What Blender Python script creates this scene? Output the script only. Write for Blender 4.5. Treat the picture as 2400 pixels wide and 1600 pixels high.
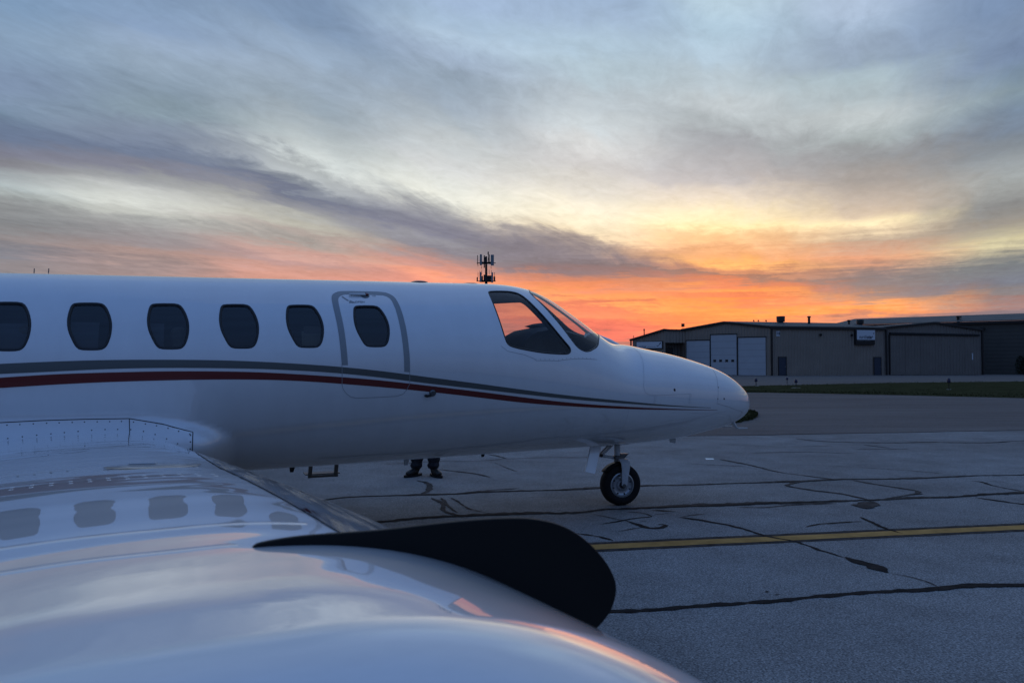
import bpy, bmesh, math, random
import numpy as np
from mathutils import Vector, Matrix, geometry
R = math.radians
for o in list(bpy.data.objects): bpy.data.objects.remove(o)
scene = bpy.context.scene
COL = scene.collection

# ------------------------------------------------------------------ camera
cam_data = bpy.data.cameras.new('camera')
cam_data.sensor_width = 36.0; cam_data.lens = 36.0*1803/2400
cam_data.clip_start = 0.02; cam_data.clip_end = 6000
cam_data.dof.use_dof = True; cam_data.dof.focus_distance = 6.6; cam_data.dof.aperture_fstop = 13.0
cam = bpy.data.objects.new('camera', cam_data); COL.objects.link(cam)
cam.location = (0, 0, 1.41); cam.rotation_euler = (R(90+1.652), 0, 0)
scene.camera = cam
scene.view_settings.view_transform = 'Standard'; scene.view_settings.look = 'None'
scene.view_settings.exposure = 0.0; scene.view_settings.gamma = 1.0
scene.view_settings.use_curve_mapping = False
scene.cycles.max_bounces = 10; scene.cycles.transparent_max_bounces = 16
scene.cycles.use_denoising = True
scene.cycles.sample_clamp_indirect = 6.0

# ------------------------------------------------------------------ dusk sky
# colours of the cloud sheet by bearing (degrees from the view axis) and by a height scale that
# follows the long dark streak of cloud (its elevation by bearing is SKY_STREAK)
SKY_STREAK = [(-180, 14.0), (-90, 15.0), (-48, 15.5), (-33.54, 14.38), (-25.41, 14.21), (-15.59, 12.36), (-5.41, 9.97), (5.41, 7.76), (15.84, 6.32), (25.04, 5.81), (33.29, 6.37), (48, 8.0), (90, 12.0), (180, 14.0)]
SKY_COLUMNS = [(-180, [(0.0, (0.04, 0.061, 0.112)), (0.1714, (0.048, 0.08, 0.162)), (0.3429, (0.061, 0.109, 0.238)), (0.4474, (0.078, 0.147, 0.323)), (0.5421, (0.089, 0.184, 0.423)), (0.6842, (0.089, 0.202, 0.479)), (1.0, (0.089, 0.212, 0.503))]), (-90, [(0.0, (0.093, 0.102, 0.144)), (0.16, (0.12, 0.144, 0.209)), (0.3467, (0.156, 0.191, 0.275)), (0.424, (0.109, 0.165, 0.296)), (0.504, (0.133, 0.223, 0.413)), (0.68, (0.102, 0.22, 0.491)), (1.0, (0.089, 0.212, 0.503))]), (-33.54, [(0.0, (0.188, 0.162, 0.188)), (0.1564, (0.262, 0.242, 0.262)), (0.1784, (0.283, 0.254, 0.27)), (0.1931, (0.231, 0.238, 0.283)), (0.215, (0.296, 0.262, 0.27)), (0.2369, (0.262, 0.27, 0.287)), (0.2731, (0.305, 0.319, 0.328)), (0.2876, (0.376, 0.413, 0.413)), (0.3091, (0.413, 0.474, 0.491)), (0.3306, (0.328, 0.366, 0.392)), (0.3484, (0.223, 0.223, 0.262)), (0.3697, (0.195, 0.202, 0.27)), (0.4, (0.127, 0.181, 0.296)), (0.4103, (0.156, 0.242, 0.352)), (0.4202, (0.181, 0.262, 0.402)), (0.4433, (0.205, 0.314, 0.456)), (0.4583, (0.171, 0.296, 0.468)), (0.5398, (0.202, 0.309, 0.491)), (0.6668, (0.122, 0.25, 0.515)), (1.0, (0.089, 0.212, 0.503))]), (-25.41, [(0.0, (0.223, 0.156, 0.171)), (0.1229, (0.376, 0.242, 0.223)), (0.1832, (0.352, 0.27, 0.27)), (0.2073, (0.429, 0.296, 0.27)), (0.2272, (0.328, 0.283, 0.296)), (0.2512, (0.328, 0.314, 0.323)), (0.271, (0.376, 0.381, 0.376)), (0.2868, (0.515, 0.527, 0.491)), (0.3105, (0.61, 0.631, 0.591)), (0.3301, (0.546, 0.565, 0.552)), (0.3535, (0.328, 0.342, 0.361)), (0.373, (0.216, 0.223, 0.296)), (0.4, (0.141, 0.188, 0.296)), (0.4108, (0.188, 0.242, 0.342)), (0.4193, (0.216, 0.305, 0.376)), (0.4298, (0.216, 0.305, 0.402)), (0.4423, (0.254, 0.352, 0.468)), (0.4545, (0.254, 0.361, 0.515)), (0.4605, (0.195, 0.305, 0.479)), (0.4724, (0.181, 0.296, 0.468)), (0.5408, (0.202, 0.309, 0.491)), (0.6675, (0.122, 0.25, 0.515)), (1.0, (0.089, 0.212, 0.503))]), (-15.59, [(0.0, (0.262, 0.156, 0.162)), (0.1307, (0.61, 0.262, 0.188)), (0.1998, (0.672, 0.328, 0.254)), (0.2293, (0.503, 0.292, 0.27)), (0.2489, (0.565, 0.319, 0.27)), (0.2782, (0.392, 0.352, 0.328)), (0.2977, (0.445, 0.376, 0.342)), (0.3171, (0.485, 0.468, 0.402)), (0.3462, (0.445, 0.445, 0.413)), (0.3751, (0.262, 0.27, 0.314)), (0.3943, (0.156, 0.181, 0.27)), (0.4043, (0.242, 0.275, 0.328)), (0.4073, (0.546, 0.591, 0.597)), (0.41, (0.429, 0.468, 0.479)), (0.4134, (0.61, 0.665, 0.658)), (0.4213, (0.485, 0.546, 0.565)), (0.4302, (0.376, 0.445, 0.491)), (0.4412, (0.283, 0.366, 0.445)), (0.4542, (0.283, 0.376, 0.485)), (0.469, (0.262, 0.376, 0.527)), (0.4835, (0.171, 0.283, 0.456)), (0.4957, (0.156, 0.262, 0.429)), (0.5518, (0.202, 0.309, 0.491)), (0.6754, (0.122, 0.25, 0.515)), (1.0, (0.089, 0.212, 0.503))]), (-5.41, [(0.0, (0.305, 0.15, 0.156)), (0.066, (0.716, 0.223, 0.156)), (0.1168, (0.61, 0.262, 0.223)), (0.1675, (0.753, 0.223, 0.156)), (0.2433, (0.807, 0.283, 0.181)), (0.2623, (0.855, 0.305, 0.171)), (0.2874, (0.61, 0.262, 0.205)), (0.3188, (0.376, 0.262, 0.27)), (0.3501, (0.254, 0.246, 0.296)), (0.3751, (0.296, 0.296, 0.342)), (0.4, (0.205, 0.209, 0.287)), (0.4081, (0.262, 0.27, 0.328)), (0.4139, (0.515, 0.527, 0.503)), (0.4184, (0.753, 0.761, 0.68)), (0.4264, (0.68, 0.701, 0.658)), (0.4332, (0.61, 0.631, 0.631)), (0.4444, (0.503, 0.546, 0.565)), (0.4555, (0.376, 0.445, 0.503)), (0.4664, (0.296, 0.376, 0.468)), (0.4771, (0.262, 0.352, 0.456)), (0.4877, (0.305, 0.413, 0.565)), (0.4991, (0.361, 0.503, 0.658)), (0.5062, (0.305, 0.445, 0.61)), (0.5163, (0.283, 0.413, 0.61)), (0.5652, (0.202, 0.309, 0.491)), (0.6851, (0.122, 0.25, 0.515)), (1.0, (0.089, 0.212, 0.503))]), (5.41, [(0.0, (0.223, 0.141, 0.156)), (0.0881, (0.305, 0.181, 0.188)), (0.1093, (0.776, 0.15, 0.122)), (0.15, (0.823, 0.162, 0.107)), (0.1908, (0.888, 0.238, 0.107)), (0.2233, (0.761, 0.195, 0.102)), (0.2477, (0.922, 0.323, 0.089)), (0.2802, (0.871, 0.262, 0.098)), (0.3127, (0.61, 0.223, 0.141)), (0.3451, (0.283, 0.195, 0.216)), (0.3774, (0.216, 0.188, 0.223)), (0.4036, (0.242, 0.216, 0.254)), (0.4093, (0.376, 0.305, 0.283)), (0.4127, (0.807, 0.658, 0.429)), (0.4218, (0.888, 0.791, 0.565)), (0.4285, (0.855, 0.776, 0.61)), (0.4374, (0.68, 0.644, 0.578)), (0.4485, (0.61, 0.597, 0.591)), (0.4594, (0.631, 0.644, 0.644)), (0.4701, (0.546, 0.61, 0.644)), (0.4786, (0.456, 0.527, 0.578)), (0.4933, (0.402, 0.527, 0.61)), (0.5055, (0.376, 0.527, 0.658)), (0.5195, (0.296, 0.429, 0.61)), (0.5293, (0.262, 0.402, 0.61)), (0.5769, (0.202, 0.309, 0.491)), (0.6936, (0.122, 0.25, 0.515)), (1.0, (0.089, 0.212, 0.503))]), (15.84, [(0.0, (0.262, 0.127, 0.127)), (0.1297, (0.753, 0.15, 0.102)), (0.1974, (0.922, 0.231, 0.054)), (0.2554, (0.956, 0.279, 0.045)), (0.2844, (0.807, 0.195, 0.076)), (0.3133, (0.973, 0.305, 0.054)), (0.3557, (0.73, 0.195, 0.084)), (0.3904, (0.352, 0.188, 0.156)), (0.4033, (0.61, 0.242, 0.122)), (0.4065, (0.956, 0.429, 0.091)), (0.4119, (0.791, 0.352, 0.141)), (0.4163, (0.913, 0.485, 0.188)), (0.4217, (0.871, 0.515, 0.205)), (0.426, (0.973, 0.753, 0.352)), (0.4313, (0.939, 0.776, 0.456)), (0.442, (0.753, 0.644, 0.515)), (0.4504, (0.515, 0.485, 0.485)), (0.4567, (0.445, 0.445, 0.468)), (0.4671, (0.352, 0.376, 0.413)), (0.4753, (0.402, 0.456, 0.485)), (0.4854, (0.485, 0.546, 0.578)), (0.4974, (0.429, 0.527, 0.591)), (0.5091, (0.376, 0.515, 0.631)), (0.5206, (0.361, 0.527, 0.658)), (0.5319, (0.392, 0.546, 0.658)), (0.5841, (0.202, 0.309, 0.491)), (0.6989, (0.122, 0.25, 0.515)), (1.0, (0.089, 0.212, 0.503))]), (25.04, [(0.0, (0.242, 0.141, 0.156)), (0.1031, (0.515, 0.205, 0.156)), (0.1824, (0.305, 0.205, 0.223)), (0.2181, (0.578, 0.242, 0.171)), (0.2419, (0.956, 0.305, 0.07)), (0.2716, (0.973, 0.376, 0.114)), (0.3012, (0.485, 0.262, 0.188)), (0.3408, (0.283, 0.216, 0.216)), (0.401, (0.223, 0.205, 0.231)), (0.4051, (0.456, 0.262, 0.205)), (0.4082, (0.701, 0.305, 0.162)), (0.4122, (0.73, 0.328, 0.181)), (0.4163, (0.429, 0.328, 0.262)), (0.4213, (0.73, 0.578, 0.376)), (0.4254, (0.939, 0.776, 0.456)), (0.4304, (0.61, 0.485, 0.361)), (0.4364, (0.485, 0.413, 0.352)), (0.4463, (0.352, 0.328, 0.314)), (0.4582, (0.283, 0.305, 0.328)), (0.4659, (0.352, 0.413, 0.429)), (0.4756, (0.485, 0.546, 0.565)), (0.4851, (0.376, 0.468, 0.515)), (0.4945, (0.352, 0.468, 0.527)), (0.5001, (0.254, 0.352, 0.468)), (0.5074, (0.254, 0.352, 0.485)), (0.5165, (0.296, 0.413, 0.565)), (0.5254, (0.352, 0.468, 0.631)), (0.5867, (0.202, 0.309, 0.491)), (0.7007, (0.122, 0.25, 0.515)), (1.0, (0.089, 0.212, 0.503))]), (33.29, [(0.0, (0.188, 0.15, 0.171)), (0.0868, (0.305, 0.188, 0.188)), (0.187, (0.242, 0.205, 0.254)), (0.2287, (0.352, 0.216, 0.216)), (0.2704, (0.242, 0.231, 0.254)), (0.3203, (0.171, 0.205, 0.27)), (0.4004, (0.181, 0.216, 0.242)), (0.4051, (0.376, 0.352, 0.283)), (0.4087, (0.73, 0.658, 0.376)), (0.4117, (0.485, 0.445, 0.314)), (0.4173, (0.328, 0.305, 0.27)), (0.4248, (0.242, 0.254, 0.262)), (0.4323, (0.328, 0.352, 0.352)), (0.4378, (0.352, 0.392, 0.402)), (0.4452, (0.283, 0.328, 0.361)), (0.4507, (0.205, 0.254, 0.305)), (0.4579, (0.162, 0.231, 0.328)), (0.4652, (0.156, 0.242, 0.352)), (0.4723, (0.205, 0.305, 0.376)), (0.4794, (0.162, 0.262, 0.376)), (0.4881, (0.141, 0.231, 0.392)), (0.5002, (0.162, 0.262, 0.429)), (0.5103, (0.141, 0.242, 0.413)), (0.5839, (0.202, 0.309, 0.491)), (0.6987, (0.122, 0.25, 0.515)), (1.0, (0.089, 0.212, 0.503))]), (90, [(0.0, (0.093, 0.102, 0.144)), (0.2, (0.12, 0.144, 0.209)), (0.4077, (0.156, 0.191, 0.275)), (0.4462, (0.109, 0.165, 0.296)), (0.5231, (0.133, 0.223, 0.413)), (0.6923, (0.102, 0.22, 0.491)), (1.0, (0.089, 0.212, 0.503))]), (180, [(0.0, (0.04, 0.061, 0.112)), (0.1714, (0.048, 0.08, 0.162)), (0.3429, (0.061, 0.109, 0.238)), (0.4474, (0.078, 0.147, 0.323)), (0.5421, (0.089, 0.184, 0.423)), (0.6842, (0.089, 0.202, 0.479)), (1.0, (0.089, 0.212, 0.503))])]
SUN_AZ, SUN_EL = 16.0, 1.5
world = bpy.data.worlds.new('World'); scene.world = world; world.use_nodes = True
wt = world.node_tree; wt.nodes.clear()
def wn(kind, **kw):
    n = wt.nodes.new(kind)
    for k, v in kw.items(): setattr(n, k, v)
    return n
def wm(op, a, b=None, c=None, clamp=False):
    n = wn('ShaderNodeMath', operation=op, use_clamp=clamp)
    for i, v in enumerate((a, b, c)):
        if v is None: continue
        if isinstance(v, (int, float)): n.inputs[i].default_value = v
        else: wt.links.new(v, n.inputs[i])
    return n.outputs[0]
def wcurve(x, pts, xr, yr):
    """a table lookup: x -> y through the points"""
    u = wm('DIVIDE', wm('SUBTRACT', x, xr[0]), xr[1]-xr[0], clamp=True)
    n = wn('ShaderNodeFloatCurve'); cu = n.mapping.curves[0]
    P = [((a-xr[0])/(xr[1]-xr[0]), (b-yr[0])/(yr[1]-yr[0])) for a, b in pts]
    cu.points[0].location = P[0]; cu.points[1].location = P[-1]
    for p in P[1:-1]: cu.points.new(*p)
    n.mapping.update(); wt.links.new(u, n.inputs['Value'])
    return wm('MULTIPLY_ADD', n.outputs[0], yr[1]-yr[0], yr[0])
tc = wn('ShaderNodeTexCoord'); sp = wn('ShaderNodeSeparateXYZ'); wt.links.new(tc.outputs['Generated'], sp.inputs[0])
dx, dy, dz = sp.outputs
az0 = wm('MULTIPLY', wm('ARCTAN2', dx, dy), 180/math.pi)
el0 = wm('MULTIPLY', wm('ARCSINE', wm('MAXIMUM', dz, 0.0)), 180/math.pi)
# flat cloud deck seen in perspective, its fibres running towards the sunset
zz = wm('ADD', wm('MAXIMUM', dz, 0.0), 0.07)
px_, py_ = wm('DIVIDE', dx, zz), wm('DIVIDE', dy, zz)
ca, sa = math.cos(R(24)), math.sin(R(24))
across = wm('SUBTRACT', wm('MULTIPLY', px_, ca), wm('MULTIPLY', py_, sa))
along = wm('ADD', wm('MULTIPLY', px_, sa), wm('MULTIPLY', py_, ca))
def wnoise(ax, al, seed, detail=6, rough=.55, dist=0.0):
    cb = wn('ShaderNodeCombineXYZ'); wt.links.new(wm('MULTIPLY', across, ax), cb.inputs[0]); wt.links.new(wm('MULTIPLY', along, al), cb.inputs[1])
    cb.inputs[2].default_value = seed
    n = wn('ShaderNodeTexNoise'); n.inputs['Scale'].default_value = 1.0; n.inputs['Detail'].default_value = detail
    n.inputs['Roughness'].default_value = rough; n.inputs['Distortion'].default_value = dist
    wt.links.new(cb.outputs[0], n.inputs['Vector']); return wm('SUBTRACT', n.outputs['Fac'], .5)
n_big = wnoise(1.1, .34, 3.7, 5, .5, .3)
n_mid = wnoise(3.0, 1.1, 9.1, 7, .62, .7)
n_fine = wnoise(8.5, 4.6, 21.3, 7, .66, .9)
n_mott = wnoise(17.0, 12.0, 5.3, 5, .6, .6)
# thin level bars of cloud close to the horizon
cbh = wn('ShaderNodeCombineXYZ'); wt.links.new(wm('MULTIPLY', az0, .075), cbh.inputs[0]); wt.links.new(wm('MULTIPLY', el0, 1.15), cbh.inputs[1]); cbh.inputs[2].default_value = 2.2
nbh = wn('ShaderNodeTexNoise'); nbh.inputs['Scale'].default_value = 1.0; nbh.inputs['Detail'].default_value = 7; nbh.inputs['Roughness'].default_value = .62; nbh.inputs['Distortion'].default_value = .5
wt.links.new(cbh.outputs[0], nbh.inputs['Vector'])
lowk = wn('ShaderNodeMapRange', interpolation_type='SMOOTHSTEP'); lowk.inputs['From Min'].default_value = 13; lowk.inputs['From Max'].default_value = 3; wt.links.new(el0, lowk.inputs['Value'])
cb2 = wn('ShaderNodeCombineXYZ'); wt.links.new(wm('MULTIPLY', az0, .16), cb2.inputs[0]); wt.links.new(wm('MULTIPLY', el0, 3.6), cb2.inputs[1]); cb2.inputs[2].default_value = 7.7
nb2 = wn('ShaderNodeTexNoise'); nb2.inputs['Scale'].default_value = 1.0; nb2.inputs['Detail'].default_value = 6; nb2.inputs['Roughness'].default_value = .65; nb2.inputs['Distortion'].default_value = .8
wt.links.new(cb2.outputs[0], nb2.inputs['Vector'])
n_bar = wm('MULTIPLY', wm('ADD', wm('SUBTRACT', nbh.outputs['Fac'], .5), wm('MULTIPLY', wm('SUBTRACT', nb2.outputs['Fac'], .5), .55)), lowk.outputs[0])
az = wm('ADD', az0, wm('ADD', wm('MULTIPLY', n_big, 9.0), wm('MULTIPLY', n_mid, 6.0)))
lift = wm('ADD', wm('MULTIPLY', n_big, 1.2), wm('ADD', wm('MULTIPLY', n_mid, 1.5), wm('MULTIPLY', n_fine, .75)))
el = wm('MAXIMUM', wm('ADD', wm('ADD', el0, wm('MULTIPLY', n_bar, 3.0)), wm('MULTIPLY', lift, wm('MULTIPLY_ADD', el0, .055, .30))), 0.0)
streak = wcurve(az, SKY_STREAK, (-180, 180), (0, 20))
low = wm('MULTIPLY', wm('DIVIDE', el, streak), .4)
high = wm('MULTIPLY_ADD', wm('DIVIDE', wm('SUBTRACT', el, streak), wm('SUBTRACT', 90.0, streak)), .6, .4)
isup = wm('GREATER_THAN', el, streak)
rho = wm('ADD', wm('MULTIPLY', isup, high), wm('MULTIPLY', wm('SUBTRACT', 1.0, isup), low), clamp=True)
# the interesting part lies under 0.6: stretch it so that the ramps have room
rho2 = wm('POWER', rho, 1.0)
cur = None
for i, (caz, stops) in enumerate(SKY_COLUMNS):
    rp = wn('ShaderNodeValToRGB'); cr = rp.color_ramp; cr.interpolation = 'EASE'
    stops = stops[:32]
    cr.elements[0].position = stops[0][0]; cr.elements[0].color = (*stops[0][1], 1)
    cr.elements[1].position = stops[-1][0]; cr.elements[1].color = (*stops[-1][1], 1)
    for p, c in stops[1:-1]: cr.elements.new(p).color = (*c, 1)
    wt.links.new(rho2, rp.inputs[0])
    if cur is None: cur = rp.outputs[0]; prev = caz; continue
    t = wn('ShaderNodeMapRange', interpolation_type='SMOOTHSTEP' if abs(caz) < 40 else 'SMOOTHERSTEP')
    t.inputs['From Min'].default_value = prev; t.inputs['From Max'].default_value = caz
    wt.links.new(az, t.inputs['Value'])
    mx = wn('ShaderNodeMix', data_type='RGBA'); wt.links.new(t.outputs[0], mx.inputs['Factor'])
    wt.links.new(cur, mx.inputs[6]); wt.links.new(rp.outputs[0], mx.inputs[7])
    cur = mx.outputs[2]; prev = caz
# wisps: the sheet is a little thinner and thicker along its fibres
wisp = wm('ADD', wm('ADD', 1.21, wm('MULTIPLY', n_bar, .95)), wm('ADD', wm('MULTIPLY', n_mid, .42), wm('ADD', wm('MULTIPLY', n_fine, .48), wm('MULTIPLY', n_mott, .28))))
hs = wn('ShaderNodeHueSaturation'); wt.links.new(cur, hs.inputs['Color'])
sat = wn('ShaderNodeMapRange', interpolation_type='SMOOTHSTEP'); wt.links.new(el0, sat.inputs['Value'])
for k_, v_ in (('From Min', 4), ('From Max', 13), ('To Min', .93), ('To Max', .78)): sat.inputs[k_].default_value = v_
front = wn('ShaderNodeMapRange', interpolation_type='SMOOTHSTEP'); wt.links.new(wm('ABSOLUTE', wm('SUBTRACT', az0, 8.0)), front.inputs['Value'])
for k_, v_ in (('From Min', 70), ('From Max', 25), ('To Min', 0.0), ('To Max', 1.0)): front.inputs[k_].default_value = v_
sm_ = wm('ADD', .93, wm('MULTIPLY', front.outputs[0], wm('SUBTRACT', sat.outputs[0], .93))); wt.links.new(sm_, hs.inputs['Saturation'])
gm_ = wn('ShaderNodeGamma'); gm_.inputs['Gamma'].default_value = 1.14; wt.links.new(hs.outputs[0], gm_.inputs['Color'])
vs = wn('ShaderNodeVectorMath', operation='SCALE'); wt.links.new(gm_.outputs[0], vs.inputs[0]); wt.links.new(wisp, vs.inputs['Scale'])
# the clear dusk sky above the clouds
ns = wn('ShaderNodeTexSky', sky_type='NISHITA'); ns.sun_disc = False
ns.sun_elevation = R(SUN_EL); ns.sun_rotation = R(SUN_AZ); ns.altitude = 200; ns.dust_density = 2.0
nsc = wn('ShaderNodeVectorMath', operation='SCALE'); wt.links.new(ns.outputs[0], nsc.inputs[0]); nsc.inputs['Scale'].default_value = 0.10
fin = wn('ShaderNodeMix', data_type='RGBA'); fin.inputs['Factor'].default_value = 0.06
wt.links.new(vs.outputs[0], fin.inputs[6]); wt.links.new(nsc.outputs[0], fin.inputs[7])
bg = wn('ShaderNodeBackground'); bg.inputs['Strength'].default_value = 1.0; wt.links.new(fin.outputs[2], bg.inputs['Color'])
wo = wn('ShaderNodeOutputWorld'); wt.links.new(bg.outputs[0], wo.inputs['Surface'])
world.cycles.sampling_method = 'MANUAL'; world.cycles.sample_map_resolution = 512

# the last of the sun, low behind the hangars and veiled by cloud
sd = bpy.data.lights.new('sun', 'SUN'); sd.energy = 0.035; sd.angle = R(16); sd.color = (1.0, .55, .28)
sun = bpy.data.objects.new('sun', sd); COL.objects.link(sun)
v = Vector((math.sin(R(SUN_AZ))*math.cos(R(SUN_EL+2)), math.cos(R(SUN_AZ))*math.cos(R(SUN_EL+2)), math.sin(R(SUN_EL+2))))
sun.rotation_euler = v.to_track_quat('Z', 'Y').to_euler(); sun.location = v*60

# ------------------------------------------------------------------ helpers
def link(o, parent=None):
    COL.objects.link(o)
    if parent is not None: o.parent = parent
    return o
def obj(name, verts, faces, mat, parent=None, smooth=False, kind=None, normals=None, bevel=0.0):
    if normals is not None:                                 # wind every face the way its normals point
        V_, N_ = np.asarray(verts, float), np.asarray(normals, float); ff = []
        for f in faces:
            f = [int(i) for i in f]; c = np.cross(V_[f[1]]-V_[f[0]], V_[f[2]]-V_[f[0]])
            if np.dot(c, c) < 1e-24 and len(f) > 3: c = np.cross(V_[f[2]]-V_[f[0]], V_[f[3]]-V_[f[0]])
            ff.append(f[::-1] if np.dot(c, N_[f].sum(0)) < 0 else f)
        faces = ff
    me = bpy.data.meshes.new(name)
    me.from_pydata([tuple(map(float, v)) for v in verts], [], [tuple(int(i) for i in f) for f in faces])
    me.update()
    if smooth: me.polygons.foreach_set('use_smooth', [True]*len(me.polygons))
    if normals is not None: me.normals_split_custom_set_from_vertices([tuple(map(float, n)) for n in normals])
    me.materials.append(mat)
    o = link(bpy.data.objects.new(name, me), parent)
    if kind: o['kind'] = kind
    if bevel:
        b = o.modifiers.new('bevel', 'BEVEL'); b.width = bevel; b.segments = 2; b.limit_method = 'ANGLE'
    return o
def tag(o, label, cat, group=None):
    o['label'] = label; o['category'] = cat
    if group: o['group'] = group
    return o
def thing(name, label, cat, loc=(0, 0, 0), rz=0.0, group=None):
    o = bpy.data.objects.new(name, None); o.empty_display_size = .2
    link(o); o.location = loc; o.rotation_euler = (0, 0, rz)
    return tag(o, label, cat, group)
class MB:
    """collects simple solids into one mesh"""
    def __init__(s): s.v = []; s.f = []
    def add(s, v, f):
        n = len(s.v); s.v += [tuple(map(float, q)) for q in v]; s.f += [tuple(i+n for i in q) for q in f]; return s
    def box(s, c, d, m=None):
        x, y, z = d[0]/2, d[1]/2, d[2]/2
        v = [Vector((i*x, j*y, k*z)) for i in (-1, 1) for j in (-1, 1) for k in (-1, 1)]
        if m is not None: v = [m @ q for q in v]
        v = [q+Vector(c) for q in v]
        return s.add(v, [(0, 1, 3, 2), (4, 6, 7, 5), (0, 4, 5, 1), (2, 3, 7, 6), (0, 2, 6, 4), (1, 5, 7, 3)])
    def tube(s, pts, rad, n=12, cap=True):
        pts = [Vector(p) for p in pts]; rad = rad if isinstance(rad, (list, tuple)) else [rad]*len(pts)
        rings = []; up = None
        for i, p in enumerate(pts):
            t = (pts[min(i+1, len(pts)-1)]-pts[max(i-1, 0)]).normalized()
            if up is None: up = Vector((0, 0, 1)) if abs(t.z) < .9 else Vector((1, 0, 0))
            u = t.cross(up).normalized(); w = u.cross(t).normalized(); up = w
            rings.append([p+(u*math.cos(2*math.pi*k/n)+w*math.sin(2*math.pi*k/n))*rad[i] for k in range(n)])
        v = [q for r in rings for q in r]; f = []
        for i in range(len(rings)-1):
            for k in range(n): f.append((i*n+k, i*n+(k+1) % n, (i+1)*n+(k+1) % n, (i+1)*n+k))
        if cap: f += [tuple(range(n-1, -1, -1)), tuple((len(rings)-1)*n+k for k in range(n))]
        return s.add(v, f)
    def lathe(s, prof, n=32, origin=(0, 0, 0), axis='Y'):
        """prof: (radius, height) pairs round an axis"""
        v = []; f = []
        for r, h in prof:
            for k in range(n):
                c, q = math.cos(2*math.pi*k/n)*r, math.sin(2*math.pi*k/n)*r
                p = {'Y': (c, h, q), 'Z': (c, q, h), 'X': (h, c, q)}[axis]
                v.append((p[0]+origin[0], p[1]+origin[1], p[2]+origin[2]))
        for i in range(len(prof)-1):
            for k in range(n): f.append((i*n+k, (i+1)*n+k, (i+1)*n+(k+1) % n, i*n+(k+1) % n))
        return s.add(v, f)
    def prism(s, poly, d):
        """polygon of 3-D points extruded by the vector d"""
        n = len(poly); d = Vector(d); v = [Vector(p) for p in poly]; v += [p+d for p in v]
        return s.add(v, [tuple(range(n-1, -1, -1)), tuple(range(n, 2*n))]+[(i, (i+1) % n, n+(i+1) % n, n+i) for i in range(n)])
    def build(s, name, mat, parent=None, smooth=False, kind=None, bevel=0.0):
        o = obj(name, s.v, s.f, mat, parent, smooth, kind, None, bevel)
        bm = bmesh.new(); bm.from_mesh(o.data); bmesh.ops.recalc_face_normals(bm, faces=bm.faces); bm.to_mesh(o.data); bm.free()
        if smooth:
            m = o.modifiers.new('edge', 'EDGE_SPLIT'); m.split_angle = R(40)
        return o
def copy_tree(o, parent=None):
    c = o.copy(); COL.objects.link(c); c.parent = parent
    for ch in o.children:
        copy_tree(ch, c)
    return c
def text_mesh(name, body, size, mat, parent=None, shear=0.0, weight=0.0, depth=.004):
    cu = bpy.data.curves.new(name, 'FONT'); cu.body = body; cu.size = size; cu.shear = shear; cu.offset = weight
    cu.align_x = 'CENTER'; cu.align_y = 'CENTER'; cu.extrude = depth/2; cu.resolution_u = 3
    t = bpy.data.objects.new(name, cu); COL.objects.link(t)
    dg = bpy.context.evaluated_depsgraph_get(); me = bpy.data.meshes.new_from_object(t.evaluated_get(dg)); bpy.data.objects.remove(t)
    me.materials.clear(); me.materials.append(mat)
    return link(bpy.data.objects.new(name, me), parent)

# ------------------------------------------------------------------ materials
def mat(name, col, rough=.6, metal=0.0, spec=.5, coat=0.0, coat_rough=.04, vary=0.0, vscale=6.0, bump=0.0, bscale=40.0, stretch=(1, 1, 1), detail=5, bdetail=4):
    m = bpy.data.materials.new(name); m.use_nodes = True; t = m.node_tree; b = t.nodes['Principled BSDF']
    b.inputs['Base Color'].default_value = (*col, 1); b.inputs['Roughness'].default_value = rough; b.inputs['Metallic'].default_value = metal
    b.inputs['Specular IOR Level'].default_value = spec; b.inputs['Coat Weight'].default_value = coat; b.inputs['Coat Roughness'].default_value = coat_rough; b.inputs['Coat IOR'].default_value = 2.1 if coat >= 1 else 1.5
    if vary or bump:
        tc = t.nodes.new('ShaderNodeTexCoord'); mp = t.nodes.new('ShaderNodeMapping'); mp.inputs['Scale'].default_value = stretch
        t.links.new(tc.outputs['Object'], mp.inputs[0])
    if vary:
        n = t.nodes.new('ShaderNodeTexNoise'); n.inputs['Scale'].default_value = vscale; n.inputs['Detail'].default_value = detail; n.inputs['Roughness'].default_value = .62
        t.links.new(mp.outputs[0], n.inputs['Vector'])
        mr = t.nodes.new('ShaderNodeMapRange'); mr.inputs['From Min'].default_value = .3; mr.inputs['From Max'].default_value = .7
        mr.inputs['To Min'].default_value = 1-vary; mr.inputs['To Max'].default_value = 1+vary; t.links.new(n.outputs['Fac'], mr.inputs['Value'])
        sc = t.nodes.new('ShaderNodeVectorMath'); sc.operation = 'SCALE'; sc.inputs[0].default_value = col
        t.links.new(mr.outputs[0], sc.inputs['Scale']); t.links.new(sc.outputs[0], b.inputs['Base Color'])
        r2 = t.nodes.new('ShaderNodeMath'); r2.operation = 'MULTIPLY_ADD'; r2.inputs[1].default_value = -.15*vary/.2; r2.inputs[2].default_value = rough+.15*vary/.2
        t.links.new(mr.outputs[0], r2.inputs[0]); r2.use_clamp = True; t.links.new(r2.outputs[0], b.inputs['Roughness'])
    if bump:
        n2 = t.nodes.new('ShaderNodeTexNoise'); n2.inputs['Scale'].default_value = bscale; n2.inputs['Detail'].default_value = bdetail
        t.links.new(mp.outputs[0], n2.inputs['Vector'])
        bp = t.nodes.new('ShaderNodeBump'); bp.inputs['Strength'].default_value = 1.0; bp.inputs['Distance'].default_value = bump
        t.links.new(n2.outputs['Fac'], bp.inputs['Height']); t.links.new(bp.outputs[0], b.inputs['Normal'])
        if coat: t.links.new(bp.outputs[0], b.inputs['Coat Normal'])
    return m
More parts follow.
